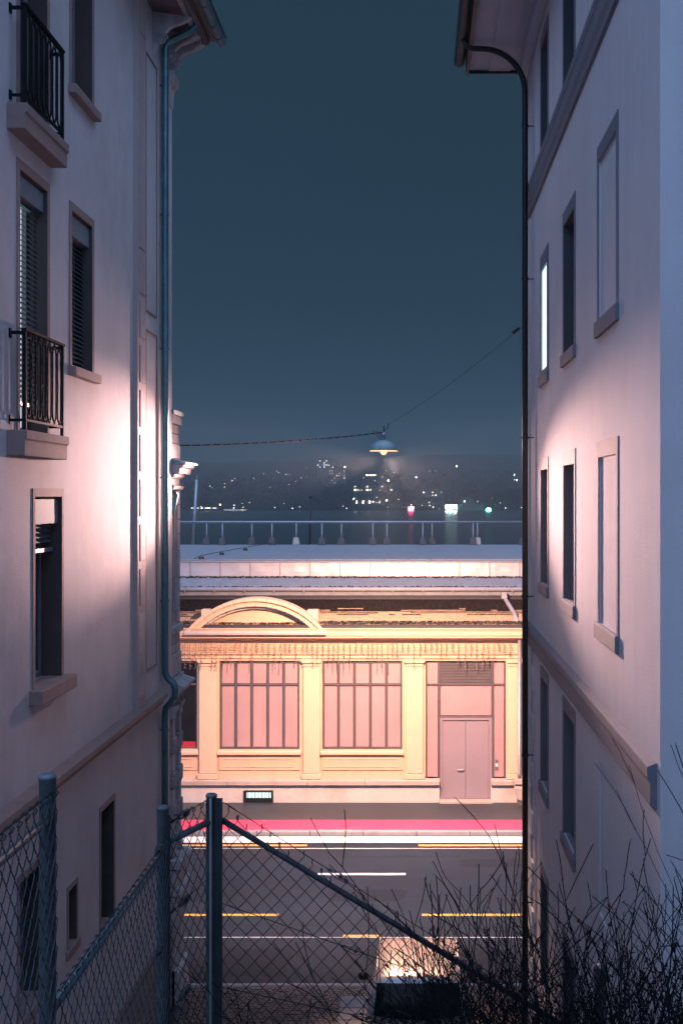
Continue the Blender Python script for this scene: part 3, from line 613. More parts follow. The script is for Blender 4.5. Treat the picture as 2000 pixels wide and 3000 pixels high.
for (xa, xb, za, zb) in opens[1:3]: grid_window(xa, xb, za, zb, 5, FZ(2007))
w0 = grid_window(*opens[0], 1, FZ(2006), m='glass_dark')
MB().box(opens[0][0]+.1, opens[0][1]-.07, YB+.085, YB+.099, FZ(2190), FZ(2174)).build('red_strip', 'strip_red', w0)  # red strip across the foot of the window
for (a, c) in ((638, 882), (939, 1183), (330, 582)):
    MB().prism([(YB+.1, FZ(2197)), (YB-.11, FZ(2199)), (YB-.13, FZ(2202)), (YB-.13, FZ(2209)), (YB-.08, FZ(2212)), (YB+.0, FZ(2213))], 'X', FX(a), FX(c)).build('window_sill', 'cream_trim', HB, bevel=.004)
for (a, c) in ((642, 878), (943, 1180), (345, 576)):
    xa, xb, za, zb = FX(a), FX(c), FZ(2256), FZ(2214)
    MB().box(xa, xb, YB-.03, YB+.001, za, zb).build('apron', 'cream', HB, bevel=.006)
    fr = MB(); xa += .12; xb -= .12; za += .09; zb -= .08
    for q in ((xa, xb, zb-.03, zb), (xa, xb, za, za+.03), (xa, xa+.03, za+.03, zb-.03), (xb-.03, xb, za+.03, zb-.03)): fr.box(q[0], q[1], YB-.045, YB-.0305, q[2], q[3])
    fr.build('apron_moulding', 'cream_trim', HB, bevel=.004)
# door bay C
xa, xb, za, zb = opens[3]; yf = YB+.10
df = MB(); xL, xR = FX(1286), FX(1443); zt = FZ(2007); zd = FZ(2100)
df.box(xa, xa+.04, yf-.04, yf+.06, za, zb).box(xb-.04, xb, yf-.04, yf+.06, za, zb).box(xa+.04, xb-.04, yf-.04, yf+.06, zb-.05, zb)
df.box(xL-.03, xL+.03, yf-.05, yf+.06, za, zb-.05).box(xR-.03, xR+.03, yf-.05, yf+.06, za, zb-.05)
df.box(xa+.04, xL-.03, yf-.045, yf+.06, zt-.02, zt+.02).box(xR+.03, xb-.04, yf-.045, yf+.06, zt-.02, zt+.02).box(xL+.03, xR-.03, yf-.045, yf+.06, zt-.02, zt+.02).box(xL+.03, xR-.03, yf-.06, yf+.06, zd-.03, zd+.02)
ent = df.build('entrance', 'panel_frame', HB, bevel=.004)
for q in ((xa+.05, xL-.04, za+.03, zt-.03), (xa+.05, xL-.04, zt+.03, zb-.06), (xR+.04, xb-.05, za+.03, zt-.03), (xR+.04, xb-.05, zt+.03, zb-.06), (xL+.04, xR-.04, zd+.03, zt-.03)):
    MB().box(q[0], q[1], yf-.01, yf+.05, q[2], q[3]).build('panel', 'panel_mauve', ent, bevel=.008)
z = zt+.03; lv = MB(); lv.box(xL+.035, xR-.035, yf+.02, yf+.05, zt+.021, zb-.051).build('louvre_backing', 'car_black', ent)
while z < zb-.07:
    MB().quad((xL+.035, yf-.03, z), (xR-.035, yf-.03, z), (xR-.035, yf+.015, z+.034), (xL+.035, yf+.015, z+.034)).build('louvre_blade', 'louvre', ent, fix=False); z += .0475
d0, d1 = FX(1296), FX(1431); dzb, dzt = 0.20, FZ(2113); dm = (d0+d1)/2
jb = MB().box(d0-.10, d0-.003, yf-.05, yf+.08, .12, dzt+.12).box(d1+.003, d1+.10, yf-.05, yf+.08, .12, dzt+.12).box(d0-.003, d1+.003, yf-.05, yf+.08, dzt+.02, dzt+.12).build('door_frame', 'door_mauve', ent, bevel=.006)
for q in ((d0, dm-.004), (dm+.004, d1)):
    lf = MB().box(q[0], q[1], yf-.01, yf+.05, dzb, dzt).build('door_leaf', 'door_mauve', ent, bevel=.006)
hd = MB().box(dm-.10, dm-.04, yf-.03, yf-.011, FZ(2262), FZ(2250)).tube([(dm-.07, yf-.03, FZ(2255)), (dm-.07, yf-.09, FZ(2255)), (dm-.25, yf-.09, FZ(2255)), (dm-.25, yf-.05, FZ(2256.5))], .016, 8).build('door_handle', 'galv', ent, smooth=False)
for q in (d0-.012, d1+.012):
    for hz in (dzb+.25, dzt-.3): MB().tube([(q, yf-.055, hz), (q, yf-.055, hz+.16)], .013, 8).build('hinge', 'galv', ent)
box('threshold', 'ledge_stone', ent, d0-.10, d1+.10, YB-.30, yf+.06, 0.11, 0.19, bevel=.01)
pb = box('call_panel', 'louvre', ent, FX(1450), FX(1459), yf-.03, yf-.011, FZ(2257), FZ(2227)); box('call_button', 'button_light', pb, FX(1450.6), FX(1458.4), yf-.036, yf-.031, FZ(2247), FZ(2238))
# right wall pipe, hopper and bracket
hp = MB().tube([(FX(1519), YB-.20, FZ(1872)), (FX(1519), YB-.20, FZ(2262)), (FX(1517), YB-.24, FZ(2272))], .055, 12).build('downpipe', 'galv', HB, smooth=True)
MB().box(FX(1505), FX(1560), YB-.34, YB-.13, FZ(2292), FZ(2277)).build('stone_bracket', 'ledge_stone', HB, bevel=.01)
MB().prism([(FX(1503), FZ(2298)), (FX(1560), FZ(2298)), (FX(1560), FZ(2340)), (FX(1512), FZ(2331))], 'Y', YB-.60, YB-.13).build('side_pier', 'ledge_stone', HB)
MB().box(FX(1513), FX(1560), YB-.58, YB-.13, 0.1, FZ(2331)-.01).build('pier_foot', 'concrete_dark', HB)
# lower tiled roof
R0 = (YB-.30, FZ(1829)); R1 = (47.0, 6.16)
deck = MB().prism([(R0[0], R0[1]-.02), (R1[0], R1[1]-.05), (R1[0], R0[1]-.25), (R0[0], R0[1]-.25)], 'X', hx0, hx1).build('lower_roof', 'tile', HB)
rows = 26; tl = MB(); tm = MB(); Lr = math.hypot(R1[0]-R0[0], R1[1]-R0[1]); uy, uz = (R1[0]-R0[0])/Lr, (R1[1]-R0[1])/Lr; ny, nz_ = -uz, uy
for r in range(rows):
    s0 = .42+(Lr-.42)*r/rows; x = -9.2+random.uniform(0, .2)
    while x < 4.6:
        wd = .205; s1 = s0+(Lr-.42)/rows*1.12; h0 = .034+random.uniform(-.006, .012); h1 = .012; sk = random.uniform(-.01, .012)
        a = (x+.004, R0[0]+uy*(s0+sk)+ny*h0, R0[1]+uz*(s0+sk)+nz_*h0); b2 = (x+wd-.004, a[1], a[2]); c = (x+wd-.004, R0[0]+uy*s1+ny*h1, R0[1]+uz*s1+nz_*h1); d = (x+.004, c[1], c[2])
        e = (a[0], a[1]-ny*.04, a[2]-nz_*.04); f = (b2[0], e[1], e[2])
        nv = .8*noise.noise(Vector((x*.6, r*5.3, 2)))+.3*noise.noise(Vector((x*2.6, r*7.7, 5))); dk = ((r-7)/7.0+nv > .0) if r % 2 else ((r-13)/8.0+nv > .0); tt = tm if dk else tl; n0 = len(tt.v); tt.v += [a, b2, c, d, e, f]; tt.f += [(n0, n0+1, n0+2, n0+3), (n0+4, n0+5, n0+1, n0)]
        x += wd
stuff(tl.build('roof_tiles', 'tile', deck, fix=False)); stuff(tm.build('mossy_shaded_roof_tiles', 'tile_moss_shade', deck, fix=False))  # dark tiles: moss, plus row gaps and fascia shade put into the colour
lt = MB()
for i in range(2600):
    x = random.uniform(-8, 3.6); s0 = random.uniform(.03, .40); sz = random.uniform(.015, .05); c = Vector((x, R0[0]+uy*s0+ny*.03, R0[1]+uz*s0+nz_*.03)); a = random.uniform(0, 6.28)
    u = Vector((math.cos(a), math.sin(a)*.7, random.uniform(-.4, .4)))*sz; v = Vector((-math.sin(a), math.cos(a)*.7, random.uniform(0, .8)))*sz
    lt.quad(c-u, c-v, c+u, c+v)
stuff(lt.build('leaf_litter', 'litter', deck, fix=False))
box('gutter_board', 'fascia', deck, hx0, hx1, R0[0]-.05, R0[0]+.02, R0[1]-.16, R0[1]+.01)
MB().box(FX(898), FX(930), YB+.25, YB+.7, FZ(1836), FZ(1789)).build('vent_box', 'cream_trim', deck, bevel=.01); MB().box(FX(586), FX(610), YB+.25, YB+.7, FZ(1836), FZ(1788)).build('vent_box', 'cream_trim', deck, bevel=.01)
MB().prism([(FX(553), FZ(1815)), (FX(590), FZ(1815)), (FX(584), FZ(1802)), (FX(566), FZ(1802))], 'Y', YB+.3, YB+.6).build('roof_hatch', 'fascia', deck)
# upper storey edge: fascia, gutter, upper roof, zinc upstand, flat roof
box('fascia', 'fascia', HB, hx0, hx1, 47.0, 47.2, 6.05, 6.46); box('fascia_strip', 'panel_frame', HB, hx0, hx1, 46.985, 46.999, 6.17, 6.19)
g3 = MB().tube([(hx0, 46.93, 6.50), (hx1, 46.93, 6.50)], .075, 12).build('gutter', 'zinc_matt', HB, smooth=True)
for k in range(-14, 13): MB().box(k*.98+.2, k*.98+.225, 46.845, 46.93, 6.40, 6.585).build('gutter_strap', 'zinc_matt', g3)
ur = MB().prism([(46.95, 6.50), (49.0, 6.80), (49.0, 6.3), (46.95, 6.3)], 'X', hx0, hx1).build('upper_roof', 'roof_felt', HB)
ul = MB()
for i in range(1500):
    x = random.uniform(-8.4, 3.8); y = random.choice((random.uniform(47.0, 47.35), random.uniform(48.75, 48.99))); z = 6.50+(y-46.95)*.1463+.01; sz = random.uniform(.02, .06)
    a = random.uniform(0, 6.28); u = Vector((math.cos(a), math.sin(a), .3))*sz; v = Vector((-math.sin(a), math.cos(a), random.uniform(.2, 1)))*sz; c = Vector((x, y, z)); ul.quad(c-u, c-v, c+u, c+v)
stuff(ul.build('leaf_litter', 'litter', ur, fix=False))
k = 0; x = hx0
while x < hx1-.1:
    wd = 1.03; n = MB(); cols_n = 6
    for i in range(cols_n):
        for j in range(3):
            def P(ii, jj): return (x+.006+(wd-.012)*ii/cols_n, 49.0+(0 if ii in (0, cols_n) or jj in (0, 3) else .010*noise.noise(Vector((x*1.3+ii*.5, jj*.6, 3.3)))), 6.815+(7.30-6.815)*jj/3)
            n.quad(P(i, j), P(i+1, j), P(i+1, j+1), P(i, j+1))
    p = n.build('zinc_panel', 'zinc', HB, smooth=True, fix=False)
    MB().box(x-.012, x+.012, 48.97, 48.999, 6.815, 7.30).build('standing_seam', 'zinc_matt', p); x += wd
box('upstand_core', 'zinc_matt', HB, hx0, hx1, 49.05, 49.3, 6.6, 7.28); box('upstand_cap', 'zinc_matt', HB, hx0, hx1, 48.93, 49.35, 7.303, 7.345, bevel=.006)
tr = MB()
for k in range(160): tr.box(-9+k*.085, -9+k*.085+.03, 49.0, 49.03, 7.346, 7.385)
tr.box(-9.1, 4.7, 49.005, 49.025, 7.386, 7.40); stuff(tr.build('edge_trim', 'zinc_matt', HB))
flat = box('flat_roof', 'roof_felt', HB, hx0, hx1, 49.31, 66.0, 6.9, 7.335)
MB().tube([(FX(1491), 47.0, 6.42), (FX(1495), 46.8, 6.2), (FX(1511), 44.6, FZ(1805)), (FX(1515), 44.0, FZ(1830))], .07, 10).build('roof_downpipe', 'zinc_matt', HB, smooth=True); box('hopper', 'zinc_matt', HB, FX(1483), FX(1501), 46.62, 46.98, 6.20, 6.42, bevel=.02)
# lightning conductor with holders on the flat roof
lc = thing('conductor_wire', 'thin roof wire with three dark holders on the flat roof', 'cable', (-7.6, 52, 7.34))
hold = [(-7.62, 50.4), (-7.42, 54.2), (-7.05, 58.6)]
MB().tube([(-7.75, 49.6, 7.40)]+[(x, y, 7.47) for x, y in hold]+[(-6.5, 65.5, 7.45)], .012, 5).build('wire', 'wire_dark', lc)
for x, y in hold: MB().lathe([(0, 0), (.10, 0), (.075, .10), (0, .10)], x, y, 7.336, 12).build('holder', 'car_black', lc)
# handrail
rl = thing('roof_handrail', 'pale metal handrail on weighted feet along the far roof edge', 'railing', (0, 65.4, 7.34))
for k, (p, yy) in enumerate(((606, 65.8), (652, 65.3), (738, 65.8), (797, 65.3), (868, 65.6), (943, 65.3), (1000, 65.8), (1092, 65.3), (1133, 65.8), (1238, 65.3), (1265, 65.8), (1385, 65.3), (1398, 65.6), (1530, 65.3))):
    x = (p-1220)*yy/4167; po = MB().tube([(x, yy, 7.34), (x, yy, 8.36)], .032, 8).build('post', 'galv', rl, smooth=True)
    MB().prism([(x-.17, 7.337), (x+.17, 7.337), (x+.12, 7.68), (x-.12, 7.68)], 'Y', yy-.15, yy+.15).build('foot', 'galv' if p in (868, 1398) else 'concrete_dark', po, bevel=.02)
MB().tube([(-13, 65.3, 8.40), (5.2, 65.3, 8.40)], .045, 8).build('top_rail', 'galv', rl, smooth=True); MB().tube([(-13, 65.8, 8.345), (5.2, 65.8, 8.345)], .035, 8).build('back_rail', 'galv', rl, smooth=True)
po = MB().tube([(-10.35, 65.95, 7.3), (-10.18, 65.95, 10.35)], [.09, .07], 8).tube([(-10.18, 65.95, 10.35), (-10.17, 65.95, 10.55)], .02, 6).build('leaning_pole', 'galv', None, smooth=True); tag(po, 'tall pale pole leaning slightly behind the roof handrail', 'pole')
po = MB().tube([(-4.96, 66.0, 7.3), (-4.92, 66.0, 9.5)], [.05, .045], 8).tube([(-4.92, 66.0, 9.5), (-4.92, 66.0, 9.6)], .07, 8).build('thin_mast', 'fascia', None, smooth=True); tag(po, 'thin dark upright mast behind the roof handrail', 'pole')

# icicle light strings on the hall
def string_set(x0, x1, label):
    st = thing('icicle_lights', label, 'string lights', ((x0+x1)/2, YB-.2, 4.6), group='unlit icicle lights on the hall')
    ys = YB-.17; z1 = FZ(1880); wv = MB()
    for zz in (FZ(1881), FZ(1897), FZ(1906)):
        wv.tube([(x0+(x1-x0)*k/20, ys if zz < 5 else ys-.0, zz+random.uniform(-.012, .012)) for k in range(21)], .0045, 4)
    wv.build('carrier_wire', 'string_wire', st, fix=False)
    x = x0+.05
    while x < x1:
        dr = MB(); L = random.choice((.30, .42, .65, .78, .82)); n = 7; pts = []; px = x
        for k in range(n+1): pts.append((px+random.uniform(-.012, .012), ys-.004, z1-L*k/n))
        dr.tube(pts, .008, 4, cap=False)
        for k in range(1, n+1):
            for s_ in (-1, 1):
                if random.random() < .75: p = Vector(pts[k]); dr.tube([p, p+Vector((s_*random.uniform(.02, .055), -.01, random.uniform(-.05, -.01)))], .007, 4, cap=False)
        dr.build('light_drop', 'string_wire', st, fix=False); x += random.uniform(.13, .20)
string_set(FX(526), FX(885), 'unlit icicle light string on the frieze below the arched pediment')
string_set(FX(885), FX(1190), 'unlit icicle light string above the window beside the door bay')
string_set(FX(1190), FX(1505), 'unlit icicle light string above the louvred door bay')

# ------------------------------------------------------------------ hanging street lamp
LX, LY, LZ = -0.81, 35.0, 10.70               # rim centre
lamp = thing('hanging_street_lamp', 'lit dome street lamp hung on cables over the road', 'street lamp', (LX, LY, LZ))
dome = [(.33*math.cos(R(a)), .26*math.sin(R(a))) for a in range(0, 86, 6)]
sh = MB().lathe([(.335, -.02), (.335, 0)]+dome[1:]+[(.0, .262)], LX, LY, LZ, 32).build('shade', 'lamp_shade', lamp, smooth=True)
MB().lathe([(.327, -.018), (.322, .0)]+[(.31*math.cos(R(a)), .24*math.sin(R(a))) for a in range(5, 86, 8)], LX, LY, LZ, 32).build('reflector', 'lamp_inner', sh, smooth=True)
MB().lathe([(.315, -.022), (.338, -.022), (.338, -.010), (.315, -.010)], LX, LY, LZ, 32).build('rim', 'bulb_rim_glow', sh)  # ring given its own glow in place of lamplight on the shade edge
MB().lathe([(.04, .255), (.04, .32), (.055, .32), (.055, .42), (.02, .44)], LX, LY, LZ, 16).build('neck', 'galv', lamp, smooth=True)
hk = MB().tube([(LX, LY, LZ+.43), (LX, LY, LZ+.60)], .012, 6).tube([(LX-.18, LY, LZ+.47), (LX-.08, LY, LZ+.38), (LX-.03, LY, LZ+.30)], .008, 5).tube([(LX-.26, LY, LZ+.50), (LX-.14, LY, LZ+.34), (LX-.05, LY, LZ+.26)], .008, 5).tube([(LX, LY, LZ+.48), (LX+.10, LY, LZ+.55), (LX+.12, LY, LZ+.66)], .010, 5).build('hanger', 'wire_dark', lamp)
MB().ball((LX, LY, LZ-.03), .085, 2).build('bulb', 'bulb_rim_glow', lamp, smooth=True)
def lamp_light(name, kind, loc, target, power, color, size, blend, radius):
    d = bpy.data.lights.new(name, kind); o = bpy.data.objects.new(name, d); COL.objects.link(o); o.parent = lamp
    o.location = Vector(loc)-Vector((LX, LY, LZ)); d.energy = power; d.color = color; d.shadow_soft_size = radius
    if kind == 'SPOT':
        d.spot_size = R(size); d.spot_blend = blend; o.rotation_euler = (Vector(target)-Vector(loc)).to_track_quat('-Z', 'Y').to_euler()
    return o
WARM = (1.0, 0.54, 0.34); PINK = (1.0, 0.58, 0.52)
lamp_light('main_beam', 'SPOT', (LX, LY, LZ-.26), (-0.2, 44.0, 2.3), 21500, WARM, 100, 1.0, .12)
lamp_light('added_van_spot', 'SPOT', (LX, LY, LZ-.26), (0.2, 23.6, 1.2), 15000, WARM, 26, 1.0, .12)  # narrow spot added at the lamp to brighten the van roof
lamp_light('down_beam', 'SPOT', (LX, LY, LZ-.26), (LX+.02, LY, 0.0), 12500, (1.0, 0.72, 0.70), 84, 1.0, .12)
lamp_light('added_wall_beam', 'SPOT', (LX, LY, LZ-.26), (XR, 16.2, 9.10), 40000, PINK, 13.5, 1.0, .10)  # narrow spot added at the lamp to make the right wall's bright pool
lamp_light('added_wall_glow', 'SPOT', (LX, LY, LZ-.26), (XR, 16.0, 9.40), 3400, PINK, 23, 1.0, .10)  # wider spot added to soften the edge of that pool
lamp_light('added_wall_beam', 'SPOT', (LX, LY, LZ-.26), (XL, 23.3, 9.85), 40000, PINK, 17, 1.0, .10)  # narrow spot added at the lamp to make the left wall's bright pool
lamp_light('added_wall_glow', 'SPOT', (LX, LY, LZ-.26), (XL, 22.2, 9.90), 4600, PINK, 30, 1.0, .10)  # wider added spot softening the left pool
# span cables
c1 = thing('span_cable', 'dark cable with pale clips from the bay to the hanging lamp', 'cable', (-2.7, 31, 10.7))
A = Vector((XL+.02, 27.4, 10.545)); B = Vector((LX-.03, LY, LZ+.44)); pts = []
for k in range(25):
    t = k/24; p = A.lerp(B, t); p.z -= .12*4*t*(1-t)*.5; pts.append(p)
MB().tube(pts, .016, 6).build('cable', 'wire_dark', c1)
for k in range(1, 24): MB().tube([pts[k]-Vector((.02, .03, 0)), pts[k]+Vector((.02, .03, 0))], .024, 6).build('clip', 'galv', c1)
c2 = thing('span_cable', 'thin bare cable rising from the hanging lamp to the black drainpipe corner', 'cable', (.6, 31, 11.6))
A = Vector((XR, 26.4, 12.8)); B = Vector((LX+.12, LY, LZ+.64)); MB().tube([A.lerp(B, k/16)-Vector((0, 0, .25*4*(k/16)*(1-k/16)*.4)) for k in range(17)], .0045, 5).build('cable', 'wire_dark', c2)
MB().tube([A.lerp(B, .05), A.lerp(B, .08)], .03, 6).build('insulator', 'wire_dark', c2)

# ------------------------------------------------------------------ parked van (rear towards the upper landing)
CX, CY = 0.02, 22.42
van = thing('parked_van', 'pale small van with ribbed roof and dark rear window, parked on the forecourt', 'van', (CX, CY, 0.12))
def loft(name, m, secs, parent, bevel=0.0, smooth=True):
    b = MB(); n = len(secs[0][1])
    for y, pr in secs:
        for (x, z) in pr: b.v.append((CX+x, CY+y, z))
    for i in range(len(secs)-1):
        for k in range(n): b.f.append((i*n+k, i*n+(k+1) % n, (i+1)*n+(k+1) % n, (i+1)*n+k))
    b.f.append(tuple(range(n))[::-1]); b.f.append(tuple((len(secs)-1)*n+k for k in range(n)))
    o = b.build(name, m, parent, smooth=smooth)
    ss = o.modifiers.new('subdivision', 'SUBSURF'); ss.levels = 2; ss.render_levels = 2
    return o
def ring(wb, wm, wt, z0, z1, z2, z3):
    h = [(wb*.6, z0), (wb, z0+.03), (wm, z1), (wm, (z1+z2)/2), (wt, z2), (wt*.86, z3), (wt*.5, z3+.012)]
    return h+[(-x, z) for x, z in h[::-1]]
def tumble(ws, zs):
    h = list(zip(ws, zs)); return h+[(-x, z) for x, z in h[::-1]]
lower = []
for (y, k, zt) in ((0.0, .93, 1.0), (.04, .97, 1.22), (.12, 1.0, 1.25), (.6, 1.01, 1.20), (1.6, 1.01, 1.16), (2.6, 1.0, 1.12), (3.3, .99, 1.06), (3.9, .96, .98), (4.2, .90, .88), (4.28, .84, .62)):
    lower.append((y, tumble([.70*k, .80*k, .865*k, .865*k, .83*k, .79*k, .40*k], [.32, .36, .55, .95*zt/1.2, zt-.10, zt-.01, zt+.01])))
body = loft('body', 'car_paint', lower, van)
gh = []
for (y, wz, zt) in ((.10, .80, 1.24), (.17, .775, 1.62), (.28, .715, 1.86), (.50, .69, 1.905), (1.4, .69, 1.910), (2.2, .685, 1.90), (2.75, .66, 1.80), (3.45, .72, 1.16)):
    gh.append((y, tumble([.80, .80, .80*.5+wz*.5 if zt > 1.3 else .80, wz+.03 if zt > 1.3 else .80, wz if zt > 1.3 else .79, wz*.8, wz*.4], [1.0, 1.10, min(1.35, zt-.02), max(zt-.16, 1.12), max(zt-.05, 1.15), zt-.005, zt])))
loft('cabin', 'car_paint', gh, van)
# roof ribs, rails
for k in range(7):
    x = -.47+k*.157; MB().tube([(CX+x, CY+.42, 1.912), (CX+x, CY+.60, 1.922), (CX+x, CY+1.4, 1.934), (CX+x, CY+2.1, 1.914), (CX+x, CY+2.3, 1.895)], [.004, .011, .011, .011, .004], 6).build('roof_rib', 'car_black', van)
for s_ in (-1, 1): MB().tube([(CX+s_*.655, CY+.35, 1.885), (CX+s_*.66, CY+.55, 1.95), (CX+s_*.66, CY+1.4, 1.965), (CX+s_*.655, CY+2.1, 1.945), (CX+s_*.64, CY+2.35, 1.87)], .016, 8).build('roof_rail', 'galv', van, smooth=True)
# rear window: curved dark glass standing just proud of the tailgate
rgm = MB(); nn = 10
for i in range(nn+1):
    t = -1+2*i/nn
    for j in range(6):
        q = j/5; z = 1.36-.06*(1-t*t)+q*(1.815-1.36+.06*(1-t*t)); hw = .70-.05*q
        rgm.v.append((CX+t*hw, CY+.075+.16*q**1.25-.05*(1-t*t)*(1-.4*q)+ .0, z))
for i in range(nn):
    for j in range(5): rgm.f.append((i*6+j, (i+1)*6+j, (i+1)*6+j+1, i*6+j+1))
rg = rgm.build('rear_window', 'car_glass', van, smooth=True); sd = rg.modifiers.new('solid', 'SOLIDIFY'); sd.thickness = .025; sd.offset = 0
MB().box(CX-.21, CX-.12, CY+.118, CY+.13, 1.63, 1.66).build('window_sticker', 'sticker', rg)
MB().tube([(CX+.02, CY+.02, 1.29), (CX-.20, CY+.04, 1.40), (CX-.44, CY+.08, 1.46)], .009, 6).build('wiper', 'car_black', rg)
for s_ in (-1, 1):
    sw = MB()
    for (ya, yb) in ((.34, 1.15), (1.22, 2.05), (2.12, 2.85)):
        zt = 1.76 if yb < 2.2 else 1.66
        sw.quad((CX+s_*.823, CY+ya, 1.20), (CX+s_*.823, CY+yb, 1.18), (CX+s_*.742, CY+yb, zt), (CX+s_*.738, CY+ya, 1.76))
    w_ = sw.build('side_window', 'car_glass', van, fix=False)
    mr = MB().box(CX+s_*.86, CX+s_*1.04, CY+2.35, CY+2.48, 1.12, 1.28).build('mirror', 'car_black', van, bevel=.06)
    tl_ = MB().prism([(CX+s_*.70, .80), (CX+s_*.845, .80), (CX+s_*.835, 1.18), (CX+s_*.765, 1.18)], 'Y', CY-.01, CY+.14).build('tail_light', 'tail_red', van, bevel=.02)
    for yy in (.72, 3.42):
        wh = MB().lathe([(.10, -.10), (.30, -.10), (.325, -.07), (.325, .07), (.30, .10), (.10, .10)], CX+s_*.76, CY+yy, .425, 24, 'X').build('tyre', 'tyre', van, smooth=True)
        MB().lathe([(.0, .04), (.06, .05), (.19, .03), (.21, .085), (.0, .085)] if s_ > 0 else [(.0, -.04), (.06, -.05), (.19, -.03), (.21, -.085), (.0, -.085)], CX+s_*.775, CY+yy, .425, 20, 'X').build('rim', 'galv', wh, smooth=True)
MB().box(CX-.80, CX+.80, CY-.09, CY+.05, .42, .68).build('bumper', 'car_black', van, bevel=.05); MB().box(CX-.25, CX+.25, CY-.012, CY+.03, .80, .92).build('number_plate', 'plate_white', van, bevel=.005)

# ------------------------------------------------------------------ chain link fence
def mesh_net(P0, P1, zt0, zt1, zb, cell=.084, r=.0021):
    # zigzag wires in the vertical plane through P0-P1; top edge runs zt0 -> zt1
    P0 = Vector(P0); P1 = Vector(P1); Lh = (P1-P0).length; u = (P1-P0)/Lh; nrm = Vector((u.y, -u.x, 0)); b = MB(); h = cell/2*1.05; cell = cell/2; n = int(Lh/cell)
    for i in range(n+1):
        pts = []; x0 = (i+.25)*cell; zt = zt0+(zt1-zt0)*min(1, x0/Lh); m = int((zt-zb)/h); off = (i % 1)
        k0 = 0
        for k in range(m+1):
            z = zb+k*h; sgn = (1 if k % 2 else -1)*(1 if i % 2 else -1); xx = x0+sgn*cell*.5*.98
            xx = max(0, min(Lh, xx)); p = P0+u*xx
            wob = .0015*math.sin(i*1.7+k*.9)
            q = Vector((p.x, p.y, z+wob))
            # rounded knuckle: three close points, passing over then under the neighbour
            for dz, dn, dx in ((-.0045, sgn*.002, -sgn*.0035), (0, 0, 0), (.0045, -sgn*.002, -sgn*.0035)):
                pts.append(q+Vector((0, 0, dz))+nrm*(dn*1.6)+u*dx)
        if len(pts) > 3: b.tube(pts, r, 4, cap=False)
        # top knuckle twist
        if pts: e = pts[-1]; b.tube([e, e+Vector((0, 0, .012))+nrm*.008, e+Vector((0, 0, .022))-nrm*.006, e+Vector((0, 0, .012))-nrm*.012], r*1.25, 4, cap=False)
    return b
def post(parent, x, y, zt, zb=5.9, r=.029):
    p = MB().lathe([(r, zb-zt), (r, -.012), (r+.002, -.011), (r+.002, 0), (r*.8, .006), (0, .008)], x, y, zt, 20).build('post', 'fence_post', parent, smooth=False)
    for f in p.data.polygons: f.use_smooth = True
    return p
def rail(parent, a, b, r=.0165, m='fence_rail'):
    a, b = Vector(a), Vector(b); o = MB().tube([a, b], r, 12).build('rail', m, parent, smooth=True); return o
def tension(parent, a, b, at=None, r=.0022):
    a, b = Vector(a), Vector(b); wv = MB().tube([a, b], r, 5)
    d = (b-a).normalized(); side = d.cross(Vector((0, 0, 1))).normalized(); up = side.cross(d)
    for k in range(26):   # twisted tail near the post
        t = .02+.0028*k; wv
    wv.tube([a+d*(.03+.0022*k)+(side*math.cos(k*1.4)+up*math.sin(k*1.4))*.005 for k in range(24)], .0016, 4)
    o = wv.build('tension_wire', 'fence_wire', parent)
    if at is not None:
        c = a.lerp(b, at); L = .052; hw = .0145
        t = MB(); B_ = lambda l, s_, q: c+d*l+side*s_+up*q
        fr = []
        for s_ in (-1, 1):
            pts = [B_(l, 0, s_*(hw if abs(l) < L*.75 else hw*.55)) for l in (-L, -L*.75, 0, L*.75, L)]
            for i in range(4):
                p, q = pts[i], pts[i+1]; v = [p-side*.011, p+side*.011, q+side*.011, q-side*.011]; th_ = up*s_*.003
                n0 = len(t.v); t.v += [tuple(e) for e in v]+[tuple(e+th_) for e in v]
                t.f += [(n0,n0+1,n0+2,n0+3),(n0+4,n0+5,n0+6,n0+7),(n0,n0+1,n0+5,n0+4),(n0+1,n0+2,n0+6,n0+5),(n0+2,n0+3,n0+7,n0+6),(n0+3,n0,n0+4,n0+7)]
        t.tube([B_(-L, 0, -hw*.6), B_(-L, 0, hw*.6)], .006, 6).tube([B_(L, 0, -hw*.6), B_(L, 0, hw*.6)], .006, 6)
        t.tube([B_(L*.25, -.012, 0), B_(L*.25, .012, 0)], .0095, 10).tube([B_(-L*1.25, 0, 0), B_(-L*.9, 0, 0)], .005, 6)
        t.build('wire_tensioner', 'tensioner', o)
    return o
F1 = thing('chain_link_fence', 'chain link fence panel with level top rail beside the plastered wall, higher step', 'fence', (-1.2, 4.6, 6.0))
FXp = -1.2
post(F1, FXp, 4.63, 8.652, r=.0275); post(F1, FXp, 2.6, 8.652, r=.0275)
rail(F1, (FXp, 2.63, 8.51), (FXp, 4.60, 8.51), .0155)
stuff(mesh_net((FXp+.03, 2.6, 0), (FXp+.03, 4.63, 0), 8.60, 8.60, 6.6, cell=.084).build('wire_mesh', 'fence_wire_pale', F1, fix=False))
tension(F1, (FXp+.03, 4.63, 8.61), (FXp+.03, 2.6, 8.61)); tension(F1, (FXp+.03, 4.63, 7.75), (FXp+.03, 2.6, 7.45))
F2 = thing('chain_link_fence', 'long chain link fence panel with level top rail, lower step beside the plastered wall', 'fence', (-1.2, 6.7, 6.0))
post(F2, FXp, 6.74, 8.09, r=.0285)
rail(F2, (FXp, 4.66, 7.87), (FXp, 6.71, 7.87), .0165)
stuff(mesh_net((FXp+.032, 4.66, 0), (FXp+.032, 6.70, 0), 7.925, 7.925, 6.2).build('wire_mesh', 'fence_wire_pale', F2, fix=False))
